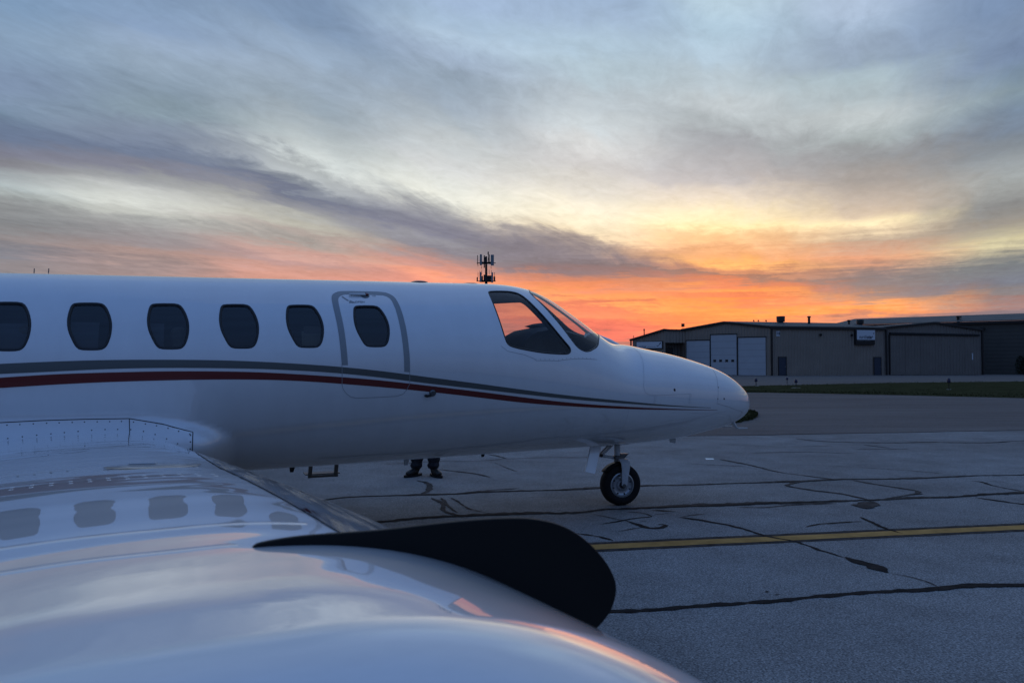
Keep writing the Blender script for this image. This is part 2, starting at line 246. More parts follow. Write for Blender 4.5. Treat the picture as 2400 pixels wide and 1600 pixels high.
def glass(name, tint, ior=1.5):
    m = bpy.data.materials.new(name); m.use_nodes = True; t = m.node_tree; t.nodes.clear()
    tr = t.nodes.new('ShaderNodeBsdfTransparent'); tr.inputs[0].default_value = (*tint, 1)
    gl = t.nodes.new('ShaderNodeBsdfGlossy'); gl.inputs['Roughness'].default_value = .02; gl.inputs['Color'].default_value = (1, 1, 1, 1)
    lw = t.nodes.new('ShaderNodeLayerWeight'); lw.inputs['Blend'].default_value = .5; f0 = ((ior-1)/(ior+1))**2
    pw = t.nodes.new('ShaderNodeMath'); pw.operation = 'POWER'; pw.inputs[1].default_value = 5.0; t.links.new(lw.outputs['Facing'], pw.inputs[0])
    fr = t.nodes.new('ShaderNodeMath'); fr.operation = 'MULTIPLY_ADD'; fr.inputs[1].default_value = 1-f0; fr.inputs[2].default_value = f0; t.links.new(pw.outputs[0], fr.inputs[0])
    mx = t.nodes.new('ShaderNodeMixShader'); t.links.new(fr.outputs[0], mx.inputs[0]); t.links.new(tr.outputs[0], mx.inputs[1]); t.links.new(gl.outputs[0], mx.inputs[2])
    o = t.nodes.new('ShaderNodeOutputMaterial'); t.links.new(mx.outputs[0], o.inputs[0]); return m
def nodes_of(m): return m.node_tree, m.node_tree.nodes['Principled BSDF']
SEALS = [
   (0.035, 0, [(-2.408, 7.798), (-2.075, 7.901), (-1.727, 8.17), (-1.097, 8.288), (-0.681, 8.328), (-0.37, 8.457), (0.059, 8.542), (0.497, 8.619), (1.003, 8.754), (1.472, 8.891), (2.46, 9.076), (3.493, 9.266), (3.941, 9.395), (4.976, 9.489), (5.81, 9.708), (6.498, 9.808), (8.464, 10.218)]) ,
   (0.03, 0, [(-0.646, 8.369), (-0.374, 8.55), (0.093, 8.724)]) ,
   (0.05, 0, [(-1.616, 6.667), (-1.175, 6.88), (-0.926, 7.002), (-0.671, 7.114), (-0.315, 7.208), (0.142, 7.275), (0.606, 7.323), (0.901, 7.459), (1.247, 7.537), (1.75, 7.649), (2.26, 7.739), (2.781, 7.829), (3.316, 7.92), (3.771, 7.997), (4.254, 8.113), (4.628, 8.17), (5.169, 8.345), (5.594, 8.449), (7.347, 8.875)]) ,
   (0.03, 0, [(2.21, 7.568), (2.508, 7.579), (2.736, 7.704), (3.274, 7.822)]) ,
   (0.05, 1, [(3.977, 9.395), (3.707, 9.327), (3.37, 9.203), (3.176, 8.956), (3.233, 8.784), (3.404, 8.556), (3.582, 8.345), (3.695, 8.017)]) ,
   (0.05, 1, [(4.106, 9.327), (4.254, 9.015), (4.439, 8.636), (4.429, 8.48), (4.243, 8.291), (3.829, 8.017)]) ,
   (0.05, 1, [(3.05, 11.384), (3.232, 10.919), (3.468, 10.113), (3.698, 9.722), (3.999, 9.361)]) ,
   (0.02, 1, [(2.412, 10.919), (3.221, 10.611)]) ,
   (0.018, 1, [(3.792, 10.763), (4.349, 10.642), (5.155, 10.259), (5.539, 9.914)]) ,
   (0.05, 0, [(5.33, 14.497), (5.71, 13.959), (6.658, 13.749), (7.477, 13.831), (8.337, 13.749), (9.352, 14.098), (11.221, 14.497)]) ,
   (0.02, 1, [(3.732, 12.215), (4.573, 12.314), (5.388, 12.116)]) ,
   (0.02, 1, [(3.627, 13.531), (4.622, 13.109), (5.51, 13.292)]) ,
   (0.022, 0, [(5.607, 12.668), (6.57, 12.775)]) ,
   (0.02, 0, [(6.093, 13.362), (6.312, 12.891)]) ,
   (0.055, 0, [(0.24, 4.368), (0.557, 4.412), (0.732, 4.443), (1.029, 4.515), (1.433, 4.592), (1.753, 4.672), (2.183, 4.753), (2.519, 4.821), (2.691, 4.856), (2.99, 4.927), (3.268, 4.953), (4.198, 5.089)]) ,
   (0.045, 0, [(1.535, 7.108), (1.729, 6.925), (1.941, 6.651), (2.09, 6.339), (2.253, 6.164), (2.33, 5.87), (2.419, 5.647)]) ,
   (0.085, 0, [(2.419, 5.647), (2.447, 5.524), (2.492, 5.42), (2.517, 5.319), (2.527, 5.233)]) ,
   (0.008, 0, [(2.527, 5.233), (2.607, 5.152), (2.666, 5.02), (2.68, 4.856)]) ,
   (0.03, 0, [(2.528, 6.684), (2.71, 6.82), (3.131, 6.925)]) ,
   (0.045, 0, [(3.184, 7.108), (3.186, 6.826), (3.225, 6.555), (3.261, 6.433)]) ,
   (0.05, 0, [(5.51, 9.303), (5.602, 9.226), (5.568, 8.897), (5.629, 8.502)]) ,
   (0.05, 0, [(4.87, 8.144), (5.007, 7.95), (5.139, 7.765), (5.346, 7.459)]) ,
   (0.03, 0, [(5.723, 9.266), (5.9, 9.177)]) ,
   (0.05, 0, [(4.319, 8.302), (4.457, 8.364)]) ,
   (0.03, 0, [(0.754, 7.236), (0.887, 7.1), (1.018, 6.955)]) ,
   (0.045, 0, [(1.018, 6.955), (1.114, 6.781), (1.154, 6.691), (1.223, 6.649), (1.331, 6.754), (1.278, 6.781)]) ,
   (0.03, 0, [(0.773, 6.811), (0.927, 6.904), (1.054, 7.017), (1.186, 7.098), (1.272, 7.134), (1.249, 7.236), (1.195, 7.323), (1.091, 7.358)]) ,
   (0.014, 0, [(0.901, 6.49), (1.006, 6.575), (1.145, 6.667)]) ,
   (0.04, 0, [(1.353, 7.467), (1.45, 7.431), (1.565, 7.377)]) ,
   (0.025, 0, [(1.139, 6.936), (1.211, 6.936)]) ,
   (0.022, 0, [(1.326, 7.208), (1.453, 7.269), (1.511, 7.29)]) ,
   (0.02, 0, [(1.554, 7.108), (1.664, 7.188), (1.823, 7.253)]) ,
   (0.05, 0, [(0.533, 6.45), (0.674, 6.354), (0.778, 6.237), (0.808, 6.161)]) ,
   (0.03, 1, [(-0.999, 10.284), (-0.562, 9.964), (-0.351, 9.704), (-0.275, 9.581)]) ,
   (0.025, 1, [(-1.793, 10.822), (-1.049, 11.103), (-0.49, 11.19), (-0.066, 11.45), (0.522, 11.585), (1.107, 11.585), (1.812, 11.712)]) ,
   (0.05, 1, [(-0.373, 11.997), (-0.229, 11.82), (-0.066, 11.45)]) ,
   (0.02, 1, [(-0.273, 10.994), (-0.087, 10.511), (0.07, 10.097)]) ,
   (0.05, 1, [(-0.838, 8.118), (-0.705, 7.781), (-0.667, 7.469), (-0.563, 7.29), (-0.441, 7.182)]) ,
   (0.035, 1, [(-0.766, 8.118), (-0.627, 7.674), (-0.504, 7.31)]) ,
   (0.03, 1, [(-0.654, 8.118), (-0.427, 7.568), (-0.227, 7.323)]) ,
   (0.05, 1, [(-1.142, 9.34), (-0.976, 9.111), (-0.946, 8.619), (-0.991, 8.356)]) ,
   (0.03, 0, [(1.566, 4.788), (1.59, 4.796)]) ,
   (0.02, 0, [(1.6, 4.726), (1.64, 4.735)]) ,
]

# ------------------------------------------------------------------ ground
def asphalt(name, base, spread, tint, tint_amt, sc1=95.0, sc2=.35, streak=(1, 1, 1), bump=.004):
    m = bpy.data.materials.new(name); m.use_nodes = True; t, b = nodes_of(m)
    def nd(k, **kw):
        n = t.nodes.new(k)
        for a, v in kw.items(): n.inputs[a].default_value = v
        return n
    tc = nd('ShaderNodeTexCoord')
    a1 = nd('ShaderNodeTexNoise', Scale=sc1, Detail=3, Roughness=.6); t.links.new(tc.outputs['Object'], a1.inputs['Vector'])
    vo = nd('ShaderNodeTexVoronoi', Scale=sc1*.8); t.links.new(tc.outputs['Object'], vo.inputs['Vector'])
    mp = t.nodes.new('ShaderNodeMapping'); mp.inputs['Scale'].default_value = streak; t.links.new(tc.outputs['Object'], mp.inputs[0])
    a2 = nd('ShaderNodeTexNoise', Scale=sc2, Detail=7, Roughness=.62); t.links.new(mp.outputs[0], a2.inputs['Vector'])
    a3 = nd('ShaderNodeTexNoise', Scale=sc2*6, Detail=5, Roughness=.6); t.links.new(mp.outputs[0], a3.inputs['Vector'])
    r1 = t.nodes.new('ShaderNodeMapRange'); r1.inputs['From Min'].default_value = .32; r1.inputs['From Max'].default_value = .68
    r1.inputs['To Min'].default_value = 1-spread; r1.inputs['To Max'].default_value = 1+spread; t.links.new(a1.outputs['Fac'], r1.inputs['Value'])
    st = t.nodes.new('ShaderNodeMapRange'); st.inputs['From Min'].default_value = .0; st.inputs['From Max'].default_value = 1
    st.inputs['To Min'].default_value = .72; st.inputs['To Max'].default_value = 1.3; t.links.new(vo.outputs['Color'], st.inputs['Value'])
    mu = t.nodes.new('ShaderNodeMath'); mu.operation = 'MULTIPLY'; t.links.new(r1.outputs[0], mu.inputs[0]); t.links.new(st.outputs[0], mu.inputs[1])
    r3 = t.nodes.new('ShaderNodeMapRange'); r3.inputs['From Min'].default_value = .3; r3.inputs['From Max'].default_value = .7
    r3.inputs['To Min'].default_value = .86; r3.inputs['To Max'].default_value = 1.12; t.links.new(a3.outputs['Fac'], r3.inputs['Value'])
    mu2 = t.nodes.new('ShaderNodeMath'); mu2.operation = 'MULTIPLY'; t.links.new(mu.outputs[0], mu2.inputs[0]); t.links.new(r3.outputs[0], mu2.inputs[1])
    mx = t.nodes.new('ShaderNodeMix'); mx.data_type = 'RGBA'; mx.inputs[6].default_value = (*base, 1); mx.inputs[7].default_value = (*tint, 1)
    r2 = t.nodes.new('ShaderNodeMapRange'); r2.inputs['From Min'].default_value = .4; r2.inputs['From Max'].default_value = .66; r2.inputs['To Max'].default_value = tint_amt
    t.links.new(a2.outputs['Fac'], r2.inputs['Value']); t.links.new(r2.outputs[0], mx.inputs['Factor'])
    sc = t.nodes.new('ShaderNodeVectorMath'); sc.operation = 'SCALE'; t.links.new(mx.outputs[2], sc.inputs[0]); t.links.new(mu2.outputs[0], sc.inputs['Scale'])
    t.links.new(sc.outputs[0], b.inputs['Base Color']); b.inputs['Roughness'].default_value = .95; b.inputs['Specular IOR Level'].default_value = .08
    bp = t.nodes.new('ShaderNodeBump'); bp.inputs['Strength'].default_value = .7; bp.inputs['Distance'].default_value = bump
    t.links.new(a1.outputs['Fac'], bp.inputs['Height']); t.links.new(bp.outputs[0], b.inputs['Normal'])
    return m
M_apron = asphalt('weathered_asphalt', (.285, .276, .262), .6, (.205, .190, .174), .85)
M_taxi = asphalt('taxiway_asphalt', (.150, .130, .118), .12, (.205, .183, .165), .8, 60.0, .22, (.25, 1.6, 1), .002)
M_tar = mat('crack_sealant', (.030, .027, .025), .95, spec=.05, vary=.3, vscale=9, bump=.003, bscale=60)
M_tar_old = mat('worn_crack_sealant', (.080, .070, .062), .95, spec=.05, vary=.4, vscale=7, bump=.002, bscale=80)
M_yellow = mat('yellow_line_paint', (.46, .255, .08), .9, spec=.1, vary=.25, vscale=5, bump=.002, bscale=120)
M_line_edge = mat('black_line_border', (.060, .052, .046), .95, spec=.05, vary=.5, vscale=14, bump=.002, bscale=120)
M_grass = mat('mown_grass', (.058, .055, .026), .95, spec=.0, vary=.3, vscale=.9, bump=.03, bscale=9, detail=8)
M_blade = mat('grass_blade', (.060, .058, .026), .9, spec=.0, vary=.4, vscale=.6)
M_earth = mat('far_field', (.060, .062, .030), .95, spec=.1, vary=.4, vscale=.05)
def sheet(name, pts, z, m, parent=None, kind='structure'):
    o = obj(name, [(x, y, z) for x, y in pts], [tuple(range(len(pts)))], m, parent)
    if parent is None: o['kind'] = kind
    return o
sheet('ground', [(-3000, -1500), (3000, -1500), (3000, 4000), (-3000, 4000)], -.030, M_earth)
sheet('taxiway', [(-160, 8), (160, 8), (160, 140), (-160, 140)], -.004, M_taxi)
apron = sheet('apron', [(-120, -60), (60, -60), (60, 24.9), (10.88, 16.36), (8.29, 15.87), (6.68, 15.61), (5.09, 15.30), (3.34, 15.05), (0, 14.62), (-120, -6)], 0.0, M_apron)
rng = random.Random(4)
def ribbon(name, pts, w, z, m, parent, wob=.5, jit=.014, ragged=.5):
    """a hand-poured strip of sealant: a wandering band of uneven width"""
    P = [Vector((x, y, 0)) for x, y in pts]; D = []
    for i in range(len(P)-1):
        p0 = P[max(i-1, 0)]; p1 = P[i]; p2 = P[i+1]; p3 = P[min(i+2, len(P)-1)]
        n = max(2, min(40, int((p2-p1).length/.05)))
        for k in range(n):
            t = k/n
            D.append(.5*((2*p1)+(p2-p0)*t+(2*p0-5*p1+4*p2-p3)*t*t+(3*p1-p0-3*p2+p3)*t**3))
    D.append(P[-1]); v = []; f = []; N = len(D); ph = rng.random()*10
    for i, p in enumerate(D):
        t = (D[min(i+1, N-1)]-D[max(i-1, 0)]).normalized(); q = Vector((-t.y, t.x, 0))
        s = i*.05+ph; off = jit*(math.sin(s*3.1)+.6*math.sin(s*7.7+1))
        e = min(1, i/3+.15, (N-1-i)/3+.15)
        wl = w*.5*e*(1+wob*math.sin(s*1.7)+ragged*(rng.random()-.5)*2); wr = w*.5*e*(1+wob*math.sin(s*2.3+2)+ragged*(rng.random()-.5)*2)
        v += [(p.x+q.x*(off+wl), p.y+q.y*(off+wl), z), (p.x+q.x*(off-wr), p.y+q.y*(off-wr), z)]
        if i: f.append((2*i-2, 2*i-1, 2*i+1, 2*i))
    return obj(name, v, f, m, parent)
for i, (w, worn, pts) in enumerate(SEALS):
    ribbon('tar_seam', pts, w*.95, .004+.0006*(i % 5), M_tar_old if worn else M_tar, apron)
# feathered spill beside the wide seams
for (w, worn, pts) in (SEALS[0], SEALS[2], SEALS[13]):
    ribbon('tar_seam', [(x, y+.03) for x, y in pts], w*1.9, .0028, M_tar_old, apron, .5, .02, .5)
pt = [(3.5, 7.85), (3.55, 7.92), (3.61, 7.95), (3.72, 7.93), (3.74, 7.82), (3.68, 7.66), (3.60, 7.52), (3.49, 7.44), (3.40, 7.45), (3.39, 7.6), (3.43, 7.72)]
ribbon('tar_patch', [(3.44, 7.52), (3.50, 7.66), (3.60, 7.80), (3.68, 7.90)], .20, .0075, M_tar_old, apron, .3, .01, .35)
# taxi line: yellow on a black border
def band(name, o0, o1, z, m, x0=-14.0, x1=26.0):
    d = Vector((3.41, .65, 0)).normalized(); q = Vector((-d.y, d.x, 0)); c = Vector((1.0, 6.03, 0)); v = []; f = []; n = 260
    for i in range(n+1):
        p = c+d*(x0+(x1-x0)*i/n); j = lambda: (rng.random()-.5)*.012
        a = p+q*(o0+j()); b = p+q*(o1+j()); v += [(a.x, a.y, z), (b.x, b.y, z)]
        if i: f.append((2*i-2, 2*i-1, 2*i+1, 2*i))
    return obj(name, v, f, m, apron)
band('line_border', -.145, .155, .0015, M_line_edge); band('yellow_taxi_line', -.074, .078, .0024, M_yellow)
ribbon('apron_joint', [(0, 14.60), (3.34, 15.03), (5.09, 15.28), (6.68, 15.59), (8.29, 15.85), (10.88, 16.34), (24, 18.6)], .055, .004, M_tar, apron, .2, .01, .2)
obj('pavement_reflector', [(2.86, 11.38, .001), (2.98, 11.38, .001), (2.98, 11.44, .012), (2.86, 11.44, .012), (2.88, 11.48, .001), (2.96, 11.48, .001)],
    [(0, 1, 2, 3), (3, 2, 5, 4)], mat('reflector_white', (.85, .85, .8), .3), apron)
# mown grass islands
def grass_area(name, near, far, label, blades, seed):
    n = 60; m = 7; v = []; f = []; rg = random.Random(seed)
    def along(P, t):
        t *= len(P)-1; i = min(int(t), len(P)-2); u = t-i
        return (P[i][0]*(1-u)+P[i+1][0]*u, P[i][1]*(1-u)+P[i+1][1]*u)
    for i in range(n+1):
        a = along(near, i/n); b = along(far, i/n)
        for k in range(m+1):
            u = k/m; e = min(u, 1-u)
            h = .0 if e == 0 else .045+.03*rg.random()
            jx, jy = ((rg.random()-.5)*.1, (rg.random()-.5)*.15) if e == 0 else (0, 0)
            v.append((a[0]*(1-u)+b[0]*u+jx, a[1]*(1-u)+b[1]*u+jy, h+.002))
    for i in range(n):
        for k in range(m): f.append((i*(m+1)+k, (i+1)*(m+1)+k, (i+1)*(m+1)+k+1, i*(m+1)+k+1))
    o = obj(name, v, f, M_grass, None, True, 'stuff'); tag(o, label, 'grass')
    bv = []; bf = []
    for _ in range(blades):
        i, u = rg.random(), rg.random()**1.6; a = along(near, i); b = along(far, i)
        x, y = a[0]*(1-u)+b[0]*u, a[1]*(1-u)+b[1]*u; h = .03+.04*rg.random(); w = .02+.02*rg.random(); an = rg.random()*6.28
        k = len(bv); bv += [(x-math.cos(an)*w, y-math.sin(an)*w, .03), (x+math.cos(an)*w, y+math.sin(an)*w, .03), (x+(rg.random()-.5)*.08, y+(rg.random()-.5)*.08, .03+h)]
        bf.append((k, k+1, k+2))
    obj('grass_blades', bv, bf, M_blade, o, False, 'stuff')
grass_area('grass_verge', [(-60, 55), (-10, 44), (11.37, 38.02), (14.21, 36.65), (17.27, 34.66), (20.95, 31.53), (34, 24), (60, 10)],
           [(-60, 56), (-10, 47), (14.11, 47.2), (20.19, 52.07), (28.53, 57.22), (40.79, 61.35), (70, 66), (120, 70)], 'strip of mown green grass between the taxiway and the hangars', 9000, 1)
grass_area('grass_corner', [(-40, 8.5), (-12, 13.8), (0, 16.2), (4.97, 17.96), (5.51, 18.61), (6.13, 19.61), (6.71, 21.07)],
           [(-40, 30), (-12, 28), (0, 26), (4.5, 24.6), (6.3, 23.6), (6.93, 22.96), (6.97, 22.17)], 'rounded grass corner just behind the nose of the jet', 5000, 2)

# ------------------------------------------------------------------ hangars beyond the taxiway
def ribbed(name, col, axis, pitch, rough=.55, depth=.10, vary=.10):
    """painted steel sheet with rolled ribs"""
    m = mat(name, col, rough, vary=vary, vscale=.5); t, b = nodes_of(m)
    tc = t.nodes.new('ShaderNodeTexCoord'); w = t.nodes.new('ShaderNodeTexWave'); w.wave_type = 'BANDS'; w.bands_direction = axis; w.wave_profile = 'SIN'
    w.inputs['Scale'].default_value = 2*math.pi/pitch/20; t.links.new(tc.outputs['Object'], w.inputs['Vector'])
    bp = t.nodes.new('ShaderNodeBump'); bp.inputs['Strength'].default_value = 1; bp.inputs['Distance'].default_value = depth
    t.links.new(w.outputs['Fac'], bp.inputs['Height']); t.links.new(bp.outputs[0], b.inputs['Normal']); return m
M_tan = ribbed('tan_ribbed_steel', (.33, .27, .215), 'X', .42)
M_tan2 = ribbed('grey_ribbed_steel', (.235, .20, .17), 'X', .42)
M_olive = ribbed('dark_lap_siding', (.085, .08, .068), 'Z', .5, .7, .010)
M_roof = mat('pale_metal_roof', (.12, .125, .12), .7, metal=.0, spec=.1, vary=.15, vscale=.4)
M_trim = mat('dark_brown_trim', (.022, .018, .017), .5)
M_wdoor = mat('white_door_panel', (.50, .53, .56), .5, vary=.05, vscale=.7)
M_dgap = mat('black_rubber_seal', (.012, .012, .014), .7)
M_door = mat('dark_blue_steel_door', (.035, .048, .075), .45)
M_pane = mat('dark_window_pane', (.02, .025, .03), .12)
M_signw = mat('white_sign_face', (.70, .74, .78), .35)
M_black = mat('black_painted_metal', (.012, .012, .013), .45)
M_signblue = mat('dark_blue_lettering', (.02, .03, .06), .5)
M_galv = mat('galvanised_steel', (.30, .30, .31), .45, metal=.6, vary=.15, vscale=3)
M_rust = mat('rusty_red_steel', (.10, .030, .020), .6)
def wall_frame(p0, p1):
    """local frame on a wall running p0 -> p1: x along, y outwards (to the camera), z up"""
    d = Vector((p1[0]-p0[0], p1[1]-p0[1], 0)); L = d.length; d.normalize(); n = Vector((d.y, -d.x, 0))
    m = Matrix(((d.x, n.x, 0, p0[0]), (d.y, n.y, 0, p0[1]), (0, 0, 1, 0), (0, 0, 0, 1)))
    return m, L
def wall_part(name, m, poly, y0, y1, material, parent, **kw):
    """polygon in (x along the wall, z), from depth y0 to y1; the object's own axes follow the wall"""
    mb = MB().prism([(x, y0, z) for x, z in poly], (0, y1-y0, 0)); o = mb.build(name, material, parent, **kw)
    o.matrix_local = parent.matrix_world.inverted() @ m if parent else m
    return o
SWAP = Matrix(((1, 0, 0, 0), (0, 0, 1, 0), (0, 1, 0, 0), (0, 0, 0, 1)))
def rect(x0, x1, z0, z1): return [(x0, z0), (x1, z0), (x1, z1), (x0, z1)]
G0 = (22.24, 99.0); C0 = (30.58, 91.0); S1 = (46.0, 95.0); E1 = (59.6, 97.5)
EAVE, RIDGE = 5.76, 6.50
def root(name, label, cat, p):
    t = thing(name, label, cat, (p[0], p[1], 0)); bpy.context.view_layer.update(); return t
# first hangar: gable with three white doors, long ribbed wall to the right
h1 = root('hangar', 'tan ribbed steel hangar with three tall white doors in its gable', 'hangar', C0)
mg, Lg = wall_frame(G0, C0); ms, Ls = wall_frame(C0, S1)
wall_part('gable_wall', mg, [(0, -.02), (Lg-.02, -.02), (Lg-.02, EAVE), (Lg/2, RIDGE), (0, EAVE)], -.3, 0, M_tan, h1)
wall_part('long_wall', ms, rect(.0, Ls, -.02, EAVE), -.3, 0, M_tan, h1)
sv = Vector((S1[0]-C0[0], S1[1]-C0[1], 0)); gm = Vector(((G0[0]+C0[0])/2, (G0[1]+C0[1])/2, 0))
def roof_slab(name, q, th, parent, m=None):
    q = [Vector(p) for p in q]; MBo = MB().prism(q, (0, 0, th)); o = MBo.build(name, m or M_roof, parent); o.matrix_local = parent.matrix_world.inverted(); return o
ev = (gm-Vector((*C0, 0))).normalized()
c_out = Vector((*C0, EAVE+.02))-ev*.25; g_out = Vector((*G0, EAVE+.02))+ev*.25; rg_ = Vector((gm.x, gm.y, RIDGE+.04)); ov = sv.normalized()*.3
rf = roof_slab('roof', [c_out-ov, c_out+sv, rg_+sv, rg_-ov], .10, h1); roof_slab('roof', [rg_-ov, rg_+sv, g_out+sv, g_out-ov], .10, h1)
wall_part('eave_trim', ms, rect(-.1, Ls, EAVE-.24, EAVE+.06), .003, .2, M_trim, h1)
for s in (0, 1):
    a, b = ((0, EAVE), (Lg/2, RIDGE)) if s == 0 else ((Lg/2, RIDGE), (Lg, EAVE))
    wall_part('rake_trim', mg, [(a[0], a[1]-.16), (b[0], b[1]-.16), (b[0], b[1]+.08), (a[0], a[1]+.08)], .003, .16, M_trim, h1)
wall_part('downpipe', ms, rect(.02, .22, 0, EAVE-.25), .004, .16, M_trim, h1)
def gx(px_, p0, p1):
    """where the bearing of picture column px_ meets the wall p0-p1, as metres along it"""
    u = (px_-1200)/1803.0; d = (p1[0]-p0[0], p1[1]-p0[1]); L = math.hypot(*d)
    return L*(u*p0[1]-p0[0])/(d[0]-u*d[1])
def door_leaf(x0, x1, top, panes=False):
    d = wall_part('hangar_door', mg, rect(x0, x1, .02, top), .01, .10, M_wdoor, h1)
    n = 6
    for k in range(1, n):
        z = .02+(top-.02)*k/n
        q = wall_part('panel_joint', mg, rect(x0+.03, x1-.03, z-.012, z+.012), .1005, .104, M_galv, h1); q.parent = d; q.matrix_parent_inverse = Matrix(); q.matrix_local = Matrix()
    if panes:
        for k in range(4):
            xc = x0+(x1-x0)*(.15+.235*k)
            q = wall_part('pane', mg, rect(xc-.19, xc+.19, 1.62, 1.92), .101, .115, M_pane, h1); q.parent = d; q.matrix_parent_inverse = Matrix(); q.matrix_local = Matrix()
    wall_part('door_seal', mg, rect(x0-.10, x0-.005, 0, top+.1), .02, .14, M_dgap, h1)
    wall_part('door_header', mg, rect(x0-.10, x1+.10, top+.01, top+.12), .02, .14, M_trim, h1)
door_leaf(gx(1610, G0, C0), gx(1664, G0, C0), 4.32); door_leaf(gx(1667, G0, C0), gx(1727, G0, C0), 4.98, True); door_leaf(gx(1731, G0, C0), gx(1795, G0, C0), 4.55)
def personnel_door(x, m, parent, w=.95):
    d = wall_part('personnel_door', m, rect(x, x+w, .03, 2.15), .005, .06, M_door, parent)
    fr = wall_part('door_frame', m, [(x-.08, 0), (x-.005, 0), (x-.005, 2.16), (x+w+.005, 2.16), (x+w+.005, 0), (x+w+.08, 0), (x+w+.08, 2.24), (x-.08, 2.24)], .004, .09, M_trim, parent)
    k = wall_part('door_knob', m, rect(x+w-.12, x+w-.05, 1.0, 1.09), .061, .12, M_galv, parent)
personnel_door(gx(1824.5, C0, S1), ms, h1); personnel_door(gx(2048, C0, S1), ms, h1)
for px_ in (1923, 1996): wall_part('wall_light', ms, rect(gx(px_, C0, S1)-.12, gx(px_, C0, S1)+.12, 4.75, 5.02), .004, .22, M_black, h1, bevel=.03)
# numbered plate
x = gx(1824, C0, S1); np_ = thing('number_plate', 'small white number plate high on the tan wall beside the brown downpipe', 'sign', tuple(ms @ Vector((x, .004, 0)))); bpy.context.view_layer.update()
wall_part('plate', ms, rect(x-.24, x+.24, 4.68, 5.26), .004, .03, M_signw, np_)
tx = text_mesh('number', '18', .5, M_signblue, np_, weight=.012); tx.matrix_local = np_.matrix_world.inverted() @ ms @ Matrix.Translation((x, .034, 4.97)) @ SWAP
# illuminated box sign
x0, x1 = gx(2005, C0, S1), gx(2047, C0, S1)
sg = thing('box_sign', 'black box sign with white face on the tan wall beside the second hangar', 'sign', tuple(ms @ Vector((x0, .004, 0)))); bpy.context.view_layer.update()
wall_part('case', ms, rect(x0-.2, x1+.03, 3.72, 5.55), .004, .30, M_black, sg, bevel=.05)
wall_part('face', ms, rect(x0, x1, 4.33, 5.50), .301, .325, M_signw, sg)
xc = (x0+x1)/2
t1 = text_mesh('lettering', 'north', .62, M_signblue, sg, shear=.25, weight=.004); t1.matrix_local = sg.matrix_world.inverted() @ ms @ Matrix.Translation((xc-.46, .329, 4.66)) @ SWAP @ Matrix.Scale(.80, 4, (1, 0, 0))
t2 = text_mesh('lettering', 'star', .62, M_signblue, sg, shear=.25, weight=.016); t2.matrix_local = sg.matrix_world.inverted() @ ms @ Matrix.Translation((xc+.52, .329, 4.66)) @ SWAP @ Matrix.Scale(.86, 4, (1, 0, 0))
wall_part('star_mark', ms, [(x1-.20, 5.02), (x1-.16, 5.08), (x1-.09, 5.09), (x1-.14, 5.14), (x1-.13, 5.21), (x1-.19, 5.17), (x1-.25, 5.2), (x1-.23, 5.13), (x1-.27, 5.08), (x1-.21, 5.08)], .3255, .330, M_signblue, sg)
for a, b in ((.06, .95), (1.12, 1.95)): wall_part('small_print', ms, rect(x0+a, x0+b, 4.16, 4.24), .301, .306, mat('faded_print', (.10, .10, .10), .6), sg)
# lean-to office on the left
L0, L1 = (15.85, 101.0), (19.56, 98.5)
h0 = root('office_annex', 'low sloping-roofed tan annex joined to the left of the hangar', 'building', L1)
ml, Ll = wall_frame(L0, L1); me_, Le = wall_frame(L1, G0)
wall_part('wall', ml, [(0, -.02), (Ll-.01, -.02), (Ll-.01, 5.72), (0, 4.58)], -.3, 0, M_tan, h0)
wall_part('roof', ml, [(-.35, 4.40), (Ll, 5.66), (Ll, 5.88), (-.35, 4.62)], -4, .25, M_trim, h0)
wall_part('fascia', me_, rect(0.0, Le+.35, 4.10, 5.62), -.45, -.02, M_tan, h0); wall_part('parapet', me_, rect(-.05, Le, 5.62, 5.82), -1.2, .12, M_trim, h0)
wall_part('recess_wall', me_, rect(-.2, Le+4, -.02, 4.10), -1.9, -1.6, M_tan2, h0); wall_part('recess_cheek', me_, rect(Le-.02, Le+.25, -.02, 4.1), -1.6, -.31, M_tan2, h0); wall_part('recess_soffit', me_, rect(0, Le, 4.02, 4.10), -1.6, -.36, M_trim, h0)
wn_ = wall_part('window', me_, rect(.55, 1.75, 2.25, 3.45), -1.595, -1.55, M_trim, h0); q = wall_part('pane', me_, rect(.62, 1.68, 2.32, 3.38), -1.549, -1.53, M_pane, h0)
wall_part('corner_post', ml, rect(-.32, -.18, 0, 4.5), -.1, .1, M_trim, h0)
sg2 = thing('banner_sign', 'long white sign board on the low annex left of the hangar', 'sign', tuple(ml @ Vector((.5, .004, 0)))); bpy.context.view_layer.update()
xa, xb = gx(1493, L0, L1), gx(1552, L0, L1)
wall_part('frame', ml, rect(xa-.06, xb+.1, 3.28, 4.32), .004, .10, M_black, sg2); wall_part('board', ml, rect(xa, xb, 3.42, 4.24), .101, .12, M_signw, sg2)
t3 = text_mesh('lettering', 'northstar', .34, M_signblue, sg2, shear=.25, weight=.003); t3.matrix_local = sg2.matrix_world.inverted() @ ml @ Matrix.Translation((xa+.85, .124, 3.64)) @ SWAP @ Matrix.Scale(.8, 4, (1, 0, 0))
wall_part('rule', ml, rect(xa+1.5, xb-.85, 3.58, 3.62), .1205, .124, M_signblue, sg2)
wall_part('star_mark', ml, [(xb-.75, 3.66), (xb-.4, 3.8), (xb-.33, 3.98), (xb-.22, 4.12), (xb-.1, 4.1), (xb-.12, 3.96), (xb-.26, 3.93), (xb-.38, 3.76), (xb-.6, 3.6)], .1205, .124, M_signblue, sg2)
